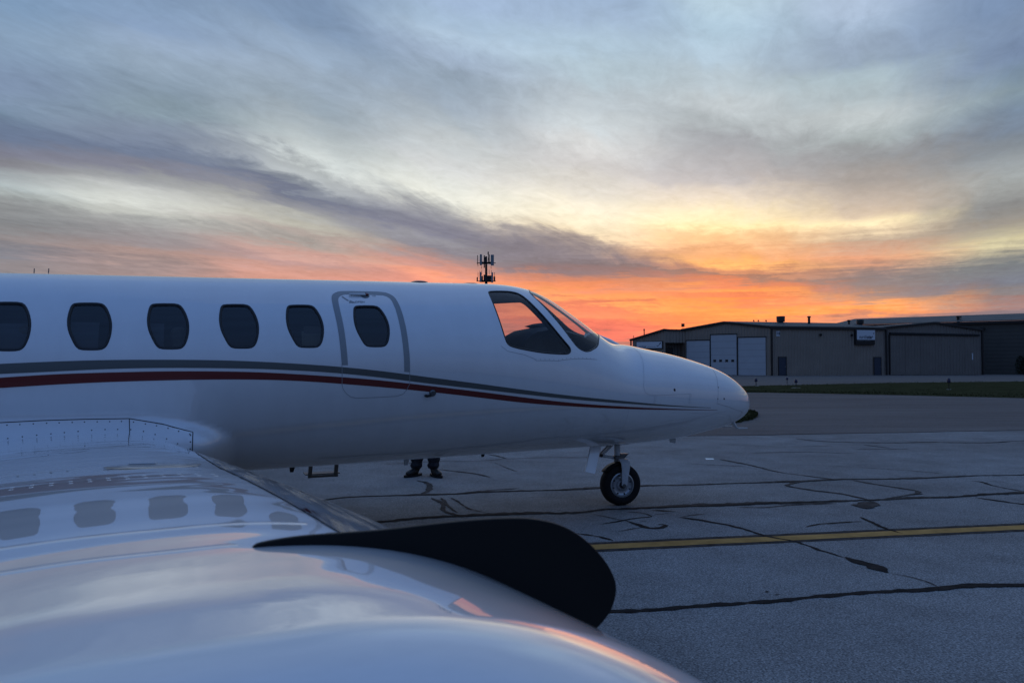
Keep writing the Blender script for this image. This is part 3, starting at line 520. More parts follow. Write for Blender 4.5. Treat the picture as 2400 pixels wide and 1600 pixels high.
# second hangar: one wide grey door
h2 = root('wide_door_hangar', 'grey hangar with one wide ribbed door under a shallow gable', 'hangar', S1)
m2, L2 = wall_frame(S1, E1); pk = gx(2192, S1, E1)
wall_part('front_wall', m2, [(.02, -.02), (L2, -.02), (L2, 5.68), (pk, 6.55), (.02, 5.86)], -.3, 0, M_tan2, h2)
wall_part('rake_trim', m2, [(0, 5.72), (pk, 6.41), (pk, 6.62), (0, 5.93)], .003, .2, M_trim, h2); wall_part('rake_trim', m2, [(pk, 6.41), (L2+.1, 5.53), (L2+.1, 5.74), (pk, 6.62)], .003, .2, M_trim, h2)
dd = Vector((E1[0]-S1[0], E1[1]-S1[1], 0)).normalized(); nb = Vector((-dd.y, dd.x, 0))*16
pS, pE = Vector((*S1, 5.90)), Vector((*E1, 5.72)); pP = m2 @ Vector((pk, 0, 6.59))
roof_slab('roof', [pS, pP, pP+nb, pS+nb], .08, h2); roof_slab('roof', [pP, pE+dd*.2, pE+dd*.2+nb, pP+nb], .08, h2)
xa, xb = gx(2085, S1, E1), gx(2293, S1, E1)
wd = wall_part('hangar_door', m2, rect(xa, xb, .03, 4.88), .01, .14, M_tan2, h2)
wall_part('door_track', m2, [(xa-.05, 5.02), (xb, 4.90), (xb, 5.12), (xa-.05, 5.26)], .004, .30, M_dgap, h2)
wall_part('door_jamb', m2, rect(xa-.14, xa-.01, 0, 5.0), .004, .2, M_trim, h2)
for k in range(1, 6): wall_part('door_rib', m2, rect(xa+(xb-xa)*k/6-.03, xa+(xb-xa)*k/6+.03, .05, 4.86), .141, .165, M_tan2, h2)
wall_part('corner_post', m2, rect(L2-.12, L2+.08, 0, 5.6), .004, .16, M_trim, h2); wall_part('downpipe', m2, rect(.12, .30, 0, 5.6), .004, .16, M_trim, h2)
xl = gx(2277, S1, E1); wall_part('door_window', m2, rect(xl-.07, xl+.07, 1.9, 2.75), .141, .16, M_signw, h2)
xr = gx(2268, S1, E1); 
# third building: dark lap siding, runs out of the picture
B0, B1 = (58.5, 106.5), (75.0, 94.0)
h3 = root('dark_siding_building', 'large dark building with horizontal siding and a pale metal roof', 'building', B0)
m3, L3 = wall_frame(B0, B1)
wall_part('wall', m3, rect(-6, L3+12, -.02, 7.0), -.3, 0, M_olive, h3)
wall_part('eave_trim', m3, rect(-12, L3+12, 6.72, 7.06), .003, .30, M_trim, h3)
def on3(x, y, z): return m3 @ Vector((x, y, z))
roof_slab('roof', [on3(-14, .3, 7.08), on3(L3+12, .3, 7.08), on3(L3+12, -16, 8.75), on3(-14, -16, 8.75)], .1, h3)
xw = gx(2304, B0, B1); wall_part('wall_light', m3, rect(xw-.28, xw+.28, 5.95, 6.25), .004, .4, M_black, h3, bevel=.04)
# roof plant
def roof_fan(p, s, label):
    t = thing('roof_exhaust_fan', label, 'roof vent', p, 0, 'roof exhaust fans')
    MB().lathe([(.55*s, 0), (.30*s, .32*s)], 16, axis='Z').build('curb', M_galv, t, True)
    MB().lathe([(.02, 1.06*s), (.52*s, 1.06*s), (.55*s, 1.0*s), (.52*s, .34*s), (.28*s, .30*s)], 20, axis='Z').build('cowl', M_black, t, True)
def stack(p, r, h, label, name='flue_stack', m=None):
    t = thing(name, label, 'flue', p, 0, 'flue pipes on the roofs')
    MB().tube([(0, 0, -.4), (0, 0, h)], r, 12).build('pipe', m or M_black, t, True)
    MB().lathe([(r*1.02, h-.12), (r*1.5, h-.10), (r*1.5, h+.03), (0.01, h+.08)], 12, axis='Z').build('cap', m or M_black, t, True)
def atY(px_, Y): return (px_-1200)/1803.0*Y
def zy(py_, Y): return 1.41+(852-py_)/1803.0*Y
roof_fan((atY(1830.5, 96), 96, zy(759, 96)-.05), .95, 'dark mushroom exhaust fan on the roof above the white hangar doors')
roof_fan((atY(2017, 98), 98, zy(764, 98)-.05), .82, 'dark exhaust fan on the roof just above the box sign')
stack((atY(1897, 96), 96, zy(762, 96)), .15, 1.08, 'tall dark flue pipe alone on the middle of the hangar roof')
stack((atY(1990.5, 98), 98, zy(764, 98)), .14, .74, 'short dark flue pipe beside the exhaust fan above the box sign')
stack((atY(2247, 107), 107, zy(752, 107)), .20, .64, 'stubby dark flue on the roof of the dark siding building')
stack((atY(2253.5, 107), 107, zy(750, 107)), .05, .52, 'thin pipe beside the stubby flue on the dark building')
stack((atY(1510, 100.5), 100.5, zy(786, 100.5)), .07, .80, 'thin reddish vent pipe on the annex sloping roof', 'vent_pipe', M_rust)
stack((atY(1485, 101), 101, zy(793, 101)), .03, .30, 'tiny stub pipe at the left eave of the annex', 'vent_pipe', M_rust)
fl = thing('floodlight', 'square floodlight on a short pole where annex roof meets hangar', 'floodlight', (atY(1601, 99.2), 99.2, zy(775, 99.2)))
MB().tube([(0, 0, -.1), (0, 0, .45)], .025, 8).build('pole', M_rust, fl); MB().box((0, 0, .72), (.40, .16, .42)).build('lamp_head', M_rust, fl, bevel=.02)
for k, (px_, lab) in enumerate(((1768, 'leftmost'), (1779, 'middle'), (1797, 'rightmost'))):
    t = thing('gooseneck_lamp', f'{lab} of three small hooked lamps on the hangar ridge', 'lamp', (atY(px_, 95.5), 95.5, zy(757, 95.5)-.03), 0, 'hooked lamps on the hangar ridge')
    MB().tube([(0, 0, 0), (.02, 0, .22), (-.02, 0, .34)], .022, 8).build('arm', M_rust, t)
    MB().lathe([(.02, .06), (.10, 0), (.11, -.12), (.02, -.13)], 10, (-.05, 0, .38), 'Z').build('lamp_shade', M_rust, t, True)
# shrub at the corner of the dark building
sh = thing('shrub', 'dark leafy shrub against the dark siding at the right edge', 'shrub', (atY(2398, 97.5), 97.5, 0))
rg2 = random.Random(8); lv = []; lf = []
for _ in range(1500):
    th, ph_ = rg2.random()*6.28, rg2.random(); r = 1.05*math.sqrt(rg2.random()); z = .15+ph_*2.2; r *= (1-.45*(ph_-.35)**2*2)
    p = Vector((math.cos(th)*r*.8, math.sin(th)*r, z+(rg2.random()-.5)*.2)); a = Vector((rg2.random()-.5, rg2.random()-.5, rg2.random()-.5)).normalized()*.12; b = a.cross(Vector((rg2.random()-.5, rg2.random()-.5, 1))).normalized()*.06
    k = len(lv); lv += [p-a, p+b, p+a, p-b]; lf.append((k, k+1, k+2, k+3))
obj('crown', lv, lf, mat('shrub_leaf', (.025, .035, .02), .7), sh, kind='stuff')
MB().tube([(0, 0, 0), (.05, 0, .8), (-.1, .1, 1.6)], [.05, .04, .015], 7).build('trunk', mat('bark', (.05, .04, .03), .9), sh)
# ---- the fuselage as a smooth surface: station a (m, nose is +), side b (m, + is the right side), height z (m)
A_TIP = 4.25
def _spline(xs, ys):
    """natural cubic spline through the knots, as a numpy function"""
    xs = np.array(xs, float); ys = np.array(ys, float); n = len(xs)
    h = np.diff(xs); A = np.zeros((n, n)); r = np.zeros(n); A[0, 0] = A[-1, -1] = 1
    for i in range(1, n-1):
        A[i, i-1] = h[i-1]; A[i, i] = 2*(h[i-1]+h[i]); A[i, i+1] = h[i]
        r[i] = 3*((ys[i+1]-ys[i])/h[i]-(ys[i]-ys[i-1])/h[i-1])
    c = np.linalg.solve(A, r)
    b = np.diff(ys)/h-h*(2*c[:-1]+c[1:])/3; d = np.diff(c)/(3*h)
    def f(x):
        x = np.asarray(x, float); i = np.clip(np.searchsorted(xs, x)-1, 0, n-2); t = x-xs[i]
        return ys[i]+b[i]*t+c[i]*t*t+d[i]*t**3
    return f
def _s(a): return np.sqrt(np.maximum(A_TIP-np.asarray(a, float), 0.0))
def _prof(knots):
    ks = sorted(knots, key=lambda k: -k[0])
    sp = _spline([float(_s(k[0])) for k in ks], [k[1] for k in ks])
    return lambda a: sp(_s(a))
SL = 0.0193                                            # the jet sits slightly nose-up
_nose_top = _prof([(4.25, .985), (4.218, 1.091), (4.133, 1.175), (4.003, 1.264), (3.845, 1.342), (3.687, 1.396), (3.456, 1.459), (3.158, 1.524), (2.853, 1.575), (2.7, 1.600),
                   (2.56, 1.612), (2.433, 1.652), (2.216, 1.792), (2.062, 1.896), (1.913, 1.988), (1.765, 2.068), (1.6, 2.121), (1.4, 2.148), (1.1, 2.151), (0.6, 2.141), (0, 2.131), (-0.6, 2.1194)])
_nose_bot = _prof([(4.25, .985), (4.233, .905), (4.164, .839), (4.046, .784), (3.918, .746), (3.604, .689), (3.302, .643), (2.999, .618), (2.6, .603), (1.9, .590), (1, .5705), (0, .550), (-0.6, .5384)])
_nose_w = _prof([(4.25, .0), (4.218, .100), (4.133, .182), (4.003, .255), (3.845, .317), (3.687, .362), (3.456, .420), (3.158, .487), (2.853, .551), (2.56, .607), (2.216, .667), (1.913, .714), (1.6, .750), (1.1, .781), (0.6, .787), (0, .787), (-0.6, .787)])
_nose_c = _prof([(4.25, .985), (4.06, 1.003), (3.687, 1.03), (3.2, 1.06), (2.853, 1.085), (2.5, 1.115), (2.1, 1.16), (1.7, 1.22), (1.3, 1.275), (0.9, 1.322), (0.5, 1.348), (0, 1.3388), (-0.6, 1.3272)])
def section(a):
    """top, bottom, half-width, height of the widest point at stations a"""
    a = np.asarray(a, float); m = np.clip((a+.55)/.6, 0, 1); m = m*m*(3-2*m)
    an = np.maximum(a, -.6); al = a
    zt = m*_nose_top(an)+(1-m)*(2.131+SL*al); zb = m*_nose_bot(an)+(1-m)*(.550+SL*al)
    w = m*_nose_w(an)+(1-m)*.787; zc = m*_nose_c(an)+(1-m)*(1.3388+SL*al)
    k = np.clip((-3.4-a)/5.2, 0, 1); k = k*k*(1.4-.4*k)              # tail cone, behind the picture's left edge
    w = w*(1-.82*k); zb = zb+k*.95; zt = zt-k*.12; zc = zc+k*.5
    return zt, zb, w, zc
def bump(a, z):
    """swelling of the lower side where the wing root is faired in"""
    a = np.asarray(a, float); z = np.asarray(z, float)
    front = -.97-.62*np.clip((z-.80)/.29, 0, 1)**2.2          # rounded forward end
    f = np.clip((front-a)/.30, 0, 1); f = f*f*(3-2*f)
    g = np.clip((1.09-z)/.34, 0, 1); g = g*g*(3-2*g)
    return .245*f*g*np.clip((a+4.6)/.6, 0, 1)
def surf(a, phi, off=0.0):
    """points (a,b,z) of the skin; phi = 0 at the crown, positive to the right side"""
    a = np.asarray(a, float); phi = np.asarray(phi, float)
    zt, zb, w, zc = section(a); c = np.cos(phi); s = np.sin(phi)
    z = zc+np.where(c > 0, zt-zc, zc-zb)*c
    b = w*s
    b = b+np.sign(b)*bump(a, z)*np.clip(np.abs(s)*4, 0, 1)
    if np.any(off):
        n = normal(a, phi); return np.stack([a, b, z], -1)+n*np.asarray(off)[..., None] if np.ndim(off) else np.stack([a, b, z], -1)+n*off
    return np.stack([a, b, z], -1)
def normal(a, phi, e=2e-3):
    a = np.asarray(a, float); a2 = np.minimum(a, A_TIP-4*e)
    da = surf(a2+e, phi)-surf(a2-e, phi); dp = surf(a2, np.asarray(phi)+e)-surf(a2, np.asarray(phi)-e)
    n = np.cross(da, dp); L = np.linalg.norm(n, axis=-1, keepdims=True)
    n = n/np.where(L < 1e-12, 1, L)
    return np.where((A_TIP-a < 5e-4)[..., None], np.array([1., 0, 0]), n)
WIN_SHAPE = [(-0.1031, 0.1596), (-0.0228, 0.1646), (0.0556, 0.1645), (0.085, 0.144), (0.1135, 0.0881), (0.1296, 0.0329), (0.1338, -0.0139), (0.1299, -0.068), (0.1156, -0.1215), (0.1, -0.1482), (0.0773, -0.1619), (0.0146, -0.1646), (-0.0477, -0.162), (-0.0714, -0.1421), (-0.0969, -0.0937), (-0.12, -0.0412), (-0.132, 0.012), (-0.1338, 0.0662), (-0.1257, 0.1258), (-0.1183, 0.1478)]
WIN2_C = (-1.9507, 0.67, 1.6716)
SIDE_WINDOW = [(1.1177, 0.5229), (1.1357, 0.494), (1.1617, 0.484), (1.2448, 0.4684), (1.3439, 0.4569), (1.408, 0.4772), (1.4427, 0.5253), (1.4737, 0.607), (1.5217, 0.7302), (1.5944, 0.8777), (1.6746, 1.0167), (1.7413, 1.1084), (1.7794, 1.1503), (1.7853, 1.1851), (1.7727, 1.2137), (1.7441, 1.2375), (1.6803, 1.2565), (1.5795, 1.2728), (1.4711, 1.2807), (1.3661, 1.278), (1.2637, 1.269), (1.1888, 1.2554), (1.1609, 1.233), (1.1495, 1.1998), (1.1333, 1.0939), (1.1167, 0.8951), (1.1118, 0.726)]
WINDSHIELD_EDGE = [(1.5637, 0.3794), (1.5652, 0.4818), (1.5914, 0.5788), (1.6313, 0.6909), (1.6716, 0.7892), (1.7489, 0.9314), (1.8108, 1.0398), (1.8558, 1.1047), (1.8923, 1.1269), (1.9385, 1.13), (1.9767, 1.1139), (2.0184, 1.0815), (2.1259, 0.9469), (2.2562, 0.7255), (2.2212, 0.709), (2.1954, 0.6834)]
DOOR_OUT = [(-0.231, 1.4889), (-0.2396, 1.2953), (-0.2508, 1.0862), (-0.2662, 0.8853), (-0.2699, 0.7135), (-0.2528, 0.6447), (-0.2084, 0.5953), (-0.1628, 0.5794), (0.0151, 0.5786), (0.1594, 0.5842), (0.2094, 0.6168), (0.2459, 0.6793), (0.2653, 0.7986), (0.2803, 0.9678), (0.2903, 1.1393), (0.2968, 1.3057), (0.3018, 1.4627), (0.3009, 1.5755)]
DOOR_IN = [(-0.1854, 1.49), (-0.1938, 1.2959), (-0.2046, 1.0862), (-0.2195, 0.8846), (-0.2217, 0.7394), (-0.2048, 0.6832), (-0.1703, 0.6459), (-0.1256, 0.638), (0.0071, 0.6396), (0.1505, 0.6453), (0.184, 0.665), (0.2126, 0.7194), (0.2295, 0.8644), (0.2385, 1.0231), (0.2484, 1.2237), (0.254, 1.3729), (0.2559, 1.4615), (0.2568, 1.5708)]
DOOR_LOW = [(0.3028, 1.6925), (0.281, 1.7524), (0.2521, 1.7958), (0.2004, 1.8155), (0.0358, 1.817), (-0.1171, 1.8164), (-0.1597, 1.801), (-0.1942, 1.7666), (-0.2205, 1.7223), (-0.2297, 1.6791)]
GREY_TOP = [(-2.4555, 1.422), (-2.1458, 1.4099), (-1.8214, 1.4043), (-1.4797, 1.4092), (-1.1219, 1.4219), (-0.8579, 1.4398), (-0.5471, 1.4694), (-0.2231, 1.5077), (0.115, 1.5648), (0.4691, 1.6314), (0.8403, 1.6705), (1.2607, 1.6926), (1.7598, 1.6985), (2.32, 1.6824), (2.7853, 1.702), (3.4812, 1.7585)]
GREY_BOT = [(-2.4531, 1.5057), (-2.1437, 1.4947), (-1.8198, 1.4827), (-1.4788, 1.4823), (-1.1215, 1.4939), (-0.8578, 1.5075), (-0.5472, 1.5334), (-0.2231, 1.5703), (0.1156, 1.629), (0.4706, 1.6945), (0.8425, 1.7298), (1.2633, 1.7462), (1.7626, 1.7472), (2.3224, 1.7255), (2.7869, 1.729), (3.4818, 1.7679)]
RED_TOP = [(-2.4524, 1.5368), (-2.1433, 1.5189), (-1.8194, 1.5127), (-1.4785, 1.5131), (-1.1213, 1.5235), (-0.8577, 1.5383), (-0.547, 1.5685), (-0.2228, 1.6052), (0.1161, 1.6566), (0.4714, 1.7186), (0.8439, 1.7579), (1.2659, 1.7847), (1.7665, 1.7971), (2.3264, 1.7794), (2.7907, 1.7803), (3.582, 1.8294)]
RED_BOT = [(-2.4515, 1.6224), (-2.1422, 1.6057), (-1.8184, 1.5956), (-1.4777, 1.5935), (-1.1207, 1.5974), (-0.8572, 1.6073), (-0.5465, 1.6314), (-0.2219, 1.6709), (0.1178, 1.722), (0.4742, 1.7806), (0.8479, 1.8218), (1.2713, 1.851), (1.7715, 1.8484), (2.3303, 1.8206), (2.7932, 1.808), (3.5827, 1.8371)]
HANDLE = [(-0.1282, 0.6608), (0.0049, 0.6564), (0.0363, 0.6554), (0.0075, 0.6023), (-0.0068, 0.7156)]
OPEN_TXT = [(-0.0806, 0.7846), (-0.0174, 0.7834), (-0.0769, 0.75)]
ARROW = [(-0.183, 0.6825), (-0.1648, 0.7161), (-0.1385, 0.7549), (-0.0936, 0.7831)]
PUSH_TXT = [(0.0542, 0.6692), (0.1039, 0.6676)]
PROBE = [(0.4266, 1.8106), (0.4718, 1.8092), (0.4953, 1.7922)]
LINE_NOSEDOOR = [(2.7101, 0.3719), (2.704, 0.6171), (2.6747, 0.8455), (2.6234, 1.1136), (2.5824, 1.3928), (2.5998, 1.4965), (2.6536, 1.5391), (2.7817, 1.5234), (3.1893, 1.4478)]
LINE_RADOME = [(3.6751, 0.5345), (3.6523, 0.8042), (3.6073, 1.1895), (3.5802, 1.5153), (3.5705, 1.6436), (3.7513, 1.7443), (3.9905, 1.9575), (4.017, 2.0638)]
LATCH1 = [(2.7301, 1.5274), (2.7144, 1.6865)]
LATCH2 = [(3.1935, 1.4364), (3.1693, 1.6537)]
DOTS = [(2.978, 1.3948), (3.6148, 1.2047), (3.5802, 1.5153), (3.678, 1.5032)]
LINE_KEEL = [(2.413, 1.8299), (2.4114, 2.0255), (2.4091, 2.2509), (2.3701, 2.4279)]
LINE_WIN = [(1.0979, 1.2632), (1.1521, 1.3094), (1.3107, 1.3287), (1.3997, 1.3545), (1.4169, 1.3709), (1.6393, 1.3362), (2.0699, 1.1737)]
LINE_TAIL0 = [(-2.4519, 1.9172), (-2.2107, 1.9142), (-1.9597, 1.9187), (-1.6909, 1.9299)]
FAIR_TOP = [(-1.6909, 1.9299), (-1.4819, 1.9934), (-1.2815, 2.0885)]
FAIR_V1 = [(-1.6909, 1.9299), (-1.6841, 2.0634)]
FAIR_V2 = [(-1.2815, 2.0885), (-1.2841, 2.3209)]
WING_JOIN = [(-2.4375, 2.0936), (-2.2609, 2.0734), (-2.0783, 2.0607), (-1.8771, 2.0487), (-1.6948, 2.0585), (-1.5743, 2.0923), (-1.4789, 2.1467), (-1.369, 2.2343), (-1.291, 2.3256)]
PITOT = [(3.8903, 2.4041)]
BEACON = [(0.6237, 0.1038)]
LINE_BELLY = [(0.3373, 2.4349), (0.3355, 2.6946)]

# ------------------------------------------------------------------ the business jet
M_white = mat('white_aircraft_paint', (.76, .77, .78), .32, coat=1.0, coat_rough=.03, bump=.0008, bscale=2.2, bdetail=1.5, vary=.035, vscale=2.5, stretch=(2.2, 1, .8))
M_wing = mat('white_wing_paint', (.76, .77, .78), .30, coat=1.0, coat_rough=.010, bump=.0022, bscale=2.0, stretch=(.8, 3.2, 1), bdetail=1.2)
M_greyline = mat('grey_stripe_paint', (.085, .092, .088), .35, coat=.7)
M_redline = mat('dark_red_stripe_paint', (.14, .006, .005), .35, coat=.5)
M_greyband = mat('grey_exit_band', (.27, .29, .30), .4, coat=.5)
M_seam = mat('panel_gap', (.30, .31, .32), .7)
M_lap = mat('faint_panel_gap', (.50, .51, .52), .6)
M_seam_dk = mat('dark_panel_gap', (.02, .02, .022), .7)
M_rubber = mat('black_window_seal', (.008, .008, .010), .35)
M_liner = mat('grey_cabin_liner', (.22, .22, .23), .8)
M_dark = mat('dark_interior', (.03, .032, .036), .7)
M_glare = mat('charcoal_coaming', (.055, .06, .07), .75, vary=.2, vscale=8)
M_cabin_glass = glass('tinted_cabin_window', (.30, .32, .34), 1.65)
M_cock_glass = glass('cockpit_glazing', (.80, .82, .82), 1.5)
M_tyre = mat('black_tyre_rubber', (.010, .010, .011), .75, spec=.3, vary=.2, vscale=20)
M_rim = mat('silver_wheel', (.42, .44, .46), .35, metal=.7, vary=.1, vscale=30)
M_gear = mat('white_gear_paint', (.55, .57, .58), .4, vary=.08, vscale=20)
M_steel = mat('dull_steel', (.16, .165, .17), .38, metal=.9, vary=.15, vscale=30)
M_cuff = mat('polished_leading_edge', (.36, .355, .35), .16, metal=1.0, vary=.55, vscale=9, bump=.0008, bscale=5, stretch=(6, .35, 6))  # spanwise streaks in the colour stand in for reflected dark and bright lines
M_fence = mat('black_fence_rubber', (.007, .007, .007), .55, spec=.25)
M_beige = mat('tan_seat_leather', (.35, .29, .21), .6)
JET_O, JET_RZ = (-1.391, 6.711), R(22.6)
jet = thing('business_jet', 'white business jet with grey and red stripes parked on the apron', 'jet', (JET_O[0], JET_O[1], 0), JET_RZ)
def loc(P):
    """(station, right side, height) -> the jet's own axes"""
    P = np.asarray(P, float); return np.stack([P[..., 0], -P[..., 1], P[..., 2]], -1)
PHS = .72
def in_poly(px, py, poly):
    x = poly[:, 0]; y = poly[:, 1]; x2 = np.roll(x, -1); y2 = np.roll(y, -1); r = np.zeros(len(px), bool)
    for i in range(len(x)):
        c = ((y[i] > py) != (y2[i] > py)); d = y2[i]-y[i]
        r ^= c & (px < (x2[i]-x[i])*(py-y[i])/(d if d else 1e-12)+x[i])
    return r
def cdt(pts, loops):
    """constrained triangulation in the unrolled skin; loops are closed outlines"""
    V = [Vector(p) for p in pts]; E = []
    for L in loops:
        n0 = len(V); V += [Vector(p) for p in L]; E += [(n0+i, n0+(i+1) % len(L)) for i in range(len(L))]
    r = geometry.delaunay_2d_cdt(V, E, [], 0, 1e-6)
    return np.array([(v.x, v.y) for v in r[0]]), np.array([tuple(f) for f in r[2] if len(f) == 3])
def near_edges(P, loops, d):
    m = np.zeros(len(P), bool)
    for L in loops:
        L = np.asarray(L); A = L; B = np.roll(L, -1, 0)
        box = (P[:, 0] > L[:, 0].min()-d) & (P[:, 0] < L[:, 0].max()+d) & (P[:, 1] > L[:, 1].min()-d) & (P[:, 1] < L[:, 1].max()+d)
        idx = np.where(box)[0]
        for a, b in zip(A, B):
            ab = b-a; t = np.clip(((P[idx]-a)@ab)/max(ab@ab, 1e-12), 0, 1); q = P[idx]-(a+t[:, None]*ab)
            m[idx] |= (q*q).sum(1) < d*d
    return m
def dense(poly, step=.02, closed=True):
    poly = [np.array(p, float) for p in poly]; out = []; n = len(poly)
    for i in range(n if closed else n-1):
        a, b = poly[i], poly[(i+1) % n]; k = max(1, int(np.linalg.norm((b-a)*[1, PHS])/step)); out += [a+(b-a)*j/k for j in range(k)]
    if not closed: out.append(poly[-1])
    return np.array(out)
def smooth_loop(poly, it=2):
    P = np.array(poly, float)
    for _ in range(it):
        Q = np.roll(P, -1, 0); P = np.stack([.75*P+.25*Q, .25*P+.75*Q], 1).reshape(-1, 2)
    return P
def az_to_phi(a, z, side=1):
    zt, zb, w, zc = section(a); h = np.where(z > zc, zt-zc, zc-zb); return side*np.arccos(np.clip((z-zc)/h, -1, 1))
WIN_C = [(-2.917, 1.6529), (-2.436, 1.6623), (-1.950, 1.6716), (-1.4529, 1.6815), (-.9725, 1.6906), (-.4961, 1.6998), (.0180, 1.7095)]
ws = smooth_loop(WIN_SHAPE, 1)
def win_loop(c, k=1.0): return np.stack([c[0]+ws[:, 0]*k, az_to_phi(c[0]+ws[:, 0]*k, c[1]+ws[:, 1]*k)], -1)
def shrink(loop, d):
    """move an outline inwards on the unrolled skin (d < 0 outwards)"""
    P = np.asarray(loop)*[1, PHS]; n = len(P); ar = .5*np.sum(P[:, 0]*np.roll(P[:, 1], -1)-np.roll(P[:, 0], -1)*P[:, 1]); s = 1 if ar > 0 else -1
    t = np.roll(P, -1, 0)-np.roll(P, 1, 0); t /= np.maximum(np.linalg.norm(t, axis=1, keepdims=True), 1e-9)
    return (P+s*d*np.stack([-t[:, 1], t[:, 0]], -1))/[1, PHS]
cabin = [win_loop(c) for c in WIN_C]
side_w = smooth_loop(SIDE_WINDOW, 1)
shield = np.array(WINDSHIELD_EDGE[:13]+[(2.185, .755), (2.30, .42), (2.335, .10), (2.335, .016), (1.66, .016), (1.60, .28)]); shield = smooth_loop(shield, 2)
mir = lambda L: np.asarray(L)*[1, -1]
far_side = smooth_loop([(1.40, -.56), (1.5715, -.4895), (1.6713, -.4121), (1.7251, -.3585), (1.8653, -.4412), (1.9994, -.5118), (2.0204, -.575), (2.1452, -.8957), (1.9101, -1.0793), (1.7273, -1.1199), (1.56, -.8797)], 2)
far_shield = smooth_loop([(1.64, -.016), (1.66, -.10), (1.80, -.13), (1.9274, -.19), (2.0901, -.26), (2.2551, -.32), (2.37, -.16), (2.36, -.016), (2.0, -.016)], 2)
door = np.array(DOOR_OUT+DOOR_LOW); door_loop = dense(door, .03)
hole_loops = cabin+[side_w, far_side, shield, far_shield]
U = lambda L: np.asarray(L)*[1, PHS]
# stations are packed towards the nose tip
sa_ = np.concatenate([np.arange(-8.4, -3.0, .12), np.arange(-3.0, 3.0, .035), A_TIP-np.linspace(math.sqrt(A_TIP-3.0), .02, 60)**2])
ph_ = np.linspace(-math.pi, math.pi, 151)
AA, PP = np.meshgrid(sa_, ph_, indexing='ij'); GP = np.stack([AA.ravel(), PP.ravel()*PHS], -1)
loopsU = [U(L) for L in hole_loops]+[U(door_loop)]
GP = GP[~near_edges(GP, loopsU, .011)]
V2, T = cdt(GP, loopsU)
cen = V2[T].mean(1); inside = np.zeros(len(T), bool)
for L in hole_loops: inside |= in_poly(cen[:, 0], cen[:, 1], U(L))
is_door = in_poly(cen[:, 0], cen[:, 1], U(door_loop)) & ~inside
SA, SP = V2[:, 0], V2[:, 1]/PHS
def skin_mesh(name, tris, off, m, parent, flip=False):
    ids, inv = np.unique(tris, return_inverse=True); inv = inv.reshape(tris.shape)
    a, p = SA[ids], SP[ids]; N = normal(a, p); P = surf(a, p)+N*off
    e1 = loc(P[inv[:, 1]])-loc(P[inv[:, 0]]); e2 = loc(P[inv[:, 2]])-loc(P[inv[:, 0]]); fn = np.cross(e1, e2); out = (fn*loc(N[inv].mean(1))).sum(1) < 0
    inv[out] = inv[out][:, ::-1]
    if flip: inv = inv[:, ::-1]; N = -N
    return obj(name, loc(P), inv, m, parent, True, None, loc(N))
radome_a = 3.735
keep = ~inside & ~is_door
is_rad = keep & (cen[:, 0] > radome_a)
fus = skin_mesh('fuselage', T[keep & ~is_rad], 0.0, M_white, jet)
skin_mesh('radome', T[is_rad], 0.0, M_white, jet)
edoor = skin_mesh('emergency_exit_door', T[is_door], 0.0, M_white, jet)
edoor['label'] = 'emergency exit door outlined by a grey band'
skin_mesh('cabin_liner', T[~inside & (cen[:, 0] > -4.2) & (cen[:, 0] < 2.6) & ((cen[:, 0] < 1.5) | (np.abs(cen[:, 1]) > .62)) & ((cen[:, 0] < 1.25) | (cen[:, 1] > 0) | (cen[:, 1] < -.9))], -.055, M_liner, jet, True)
def patch(name, loop, off, m, parent, step=.045):
    """a piece of skin with its own outline"""
    L = U(loop); lo, hi = L.min(0), L.max(0)
    g = np.stack(np.meshgrid(np.arange(lo[0], hi[0], step), np.arange(lo[1], hi[1], step)), -1).reshape(-1, 2)
    g = g[in_poly(g[:, 0], g[:, 1], L)] if len(g) else g
    if len(g): g = g[~near_edges(g, [L], step*.4)]
    v, t = cdt(g, [L]); c = v[t].mean(1); t = t[in_poly(c[:, 0], c[:, 1], L)]
    a, p = v[:, 0], v[:, 1]/PHS; N = normal(a, p); P = surf(a, p)+N*off
    fn = np.cross(loc(P[t[:, 1]])-loc(P[t[:, 0]]), loc(P[t[:, 2]])-loc(P[t[:, 0]])); b = (fn*loc(N[t].mean(1))).sum(1) < 0; t[b] = t[b][:, ::-1]
    return obj(name, loc(P), t, m, parent, True, None, loc(N))
def ring(name, loop, spec, m, parent):
    """a band round an outline: (inset, height) rows"""
    rows = []
    for ins, off in spec:
        L = shrink(loop, ins); N = normal(L[:, 0], L[:, 1]); rows.append(loc(surf(L[:, 0], L[:, 1])+N*off))
    n = len(loop); V = np.concatenate(rows); F = [(r*n+i, r*n+(i+1) % n, (r+1)*n+(i+1) % n, (r+1)*n+i) for r in range(len(rows)-1) for i in range(n)]
    return obj(name, V, F, m, parent, True)
for i, (c, L) in enumerate(zip(WIN_C, cabin)):
    own = edoor if i == len(cabin)-1 else jet
    wdw = patch('cabin_window', shrink(L, .004), -.010, M_cabin_glass, own)
    (ring('window_seal', L, [(-.007, .0), (-.005, .003), (.004, .003), (.011, -.006), (.012, -.055)], M_rubber, wdw if own is jet else own))
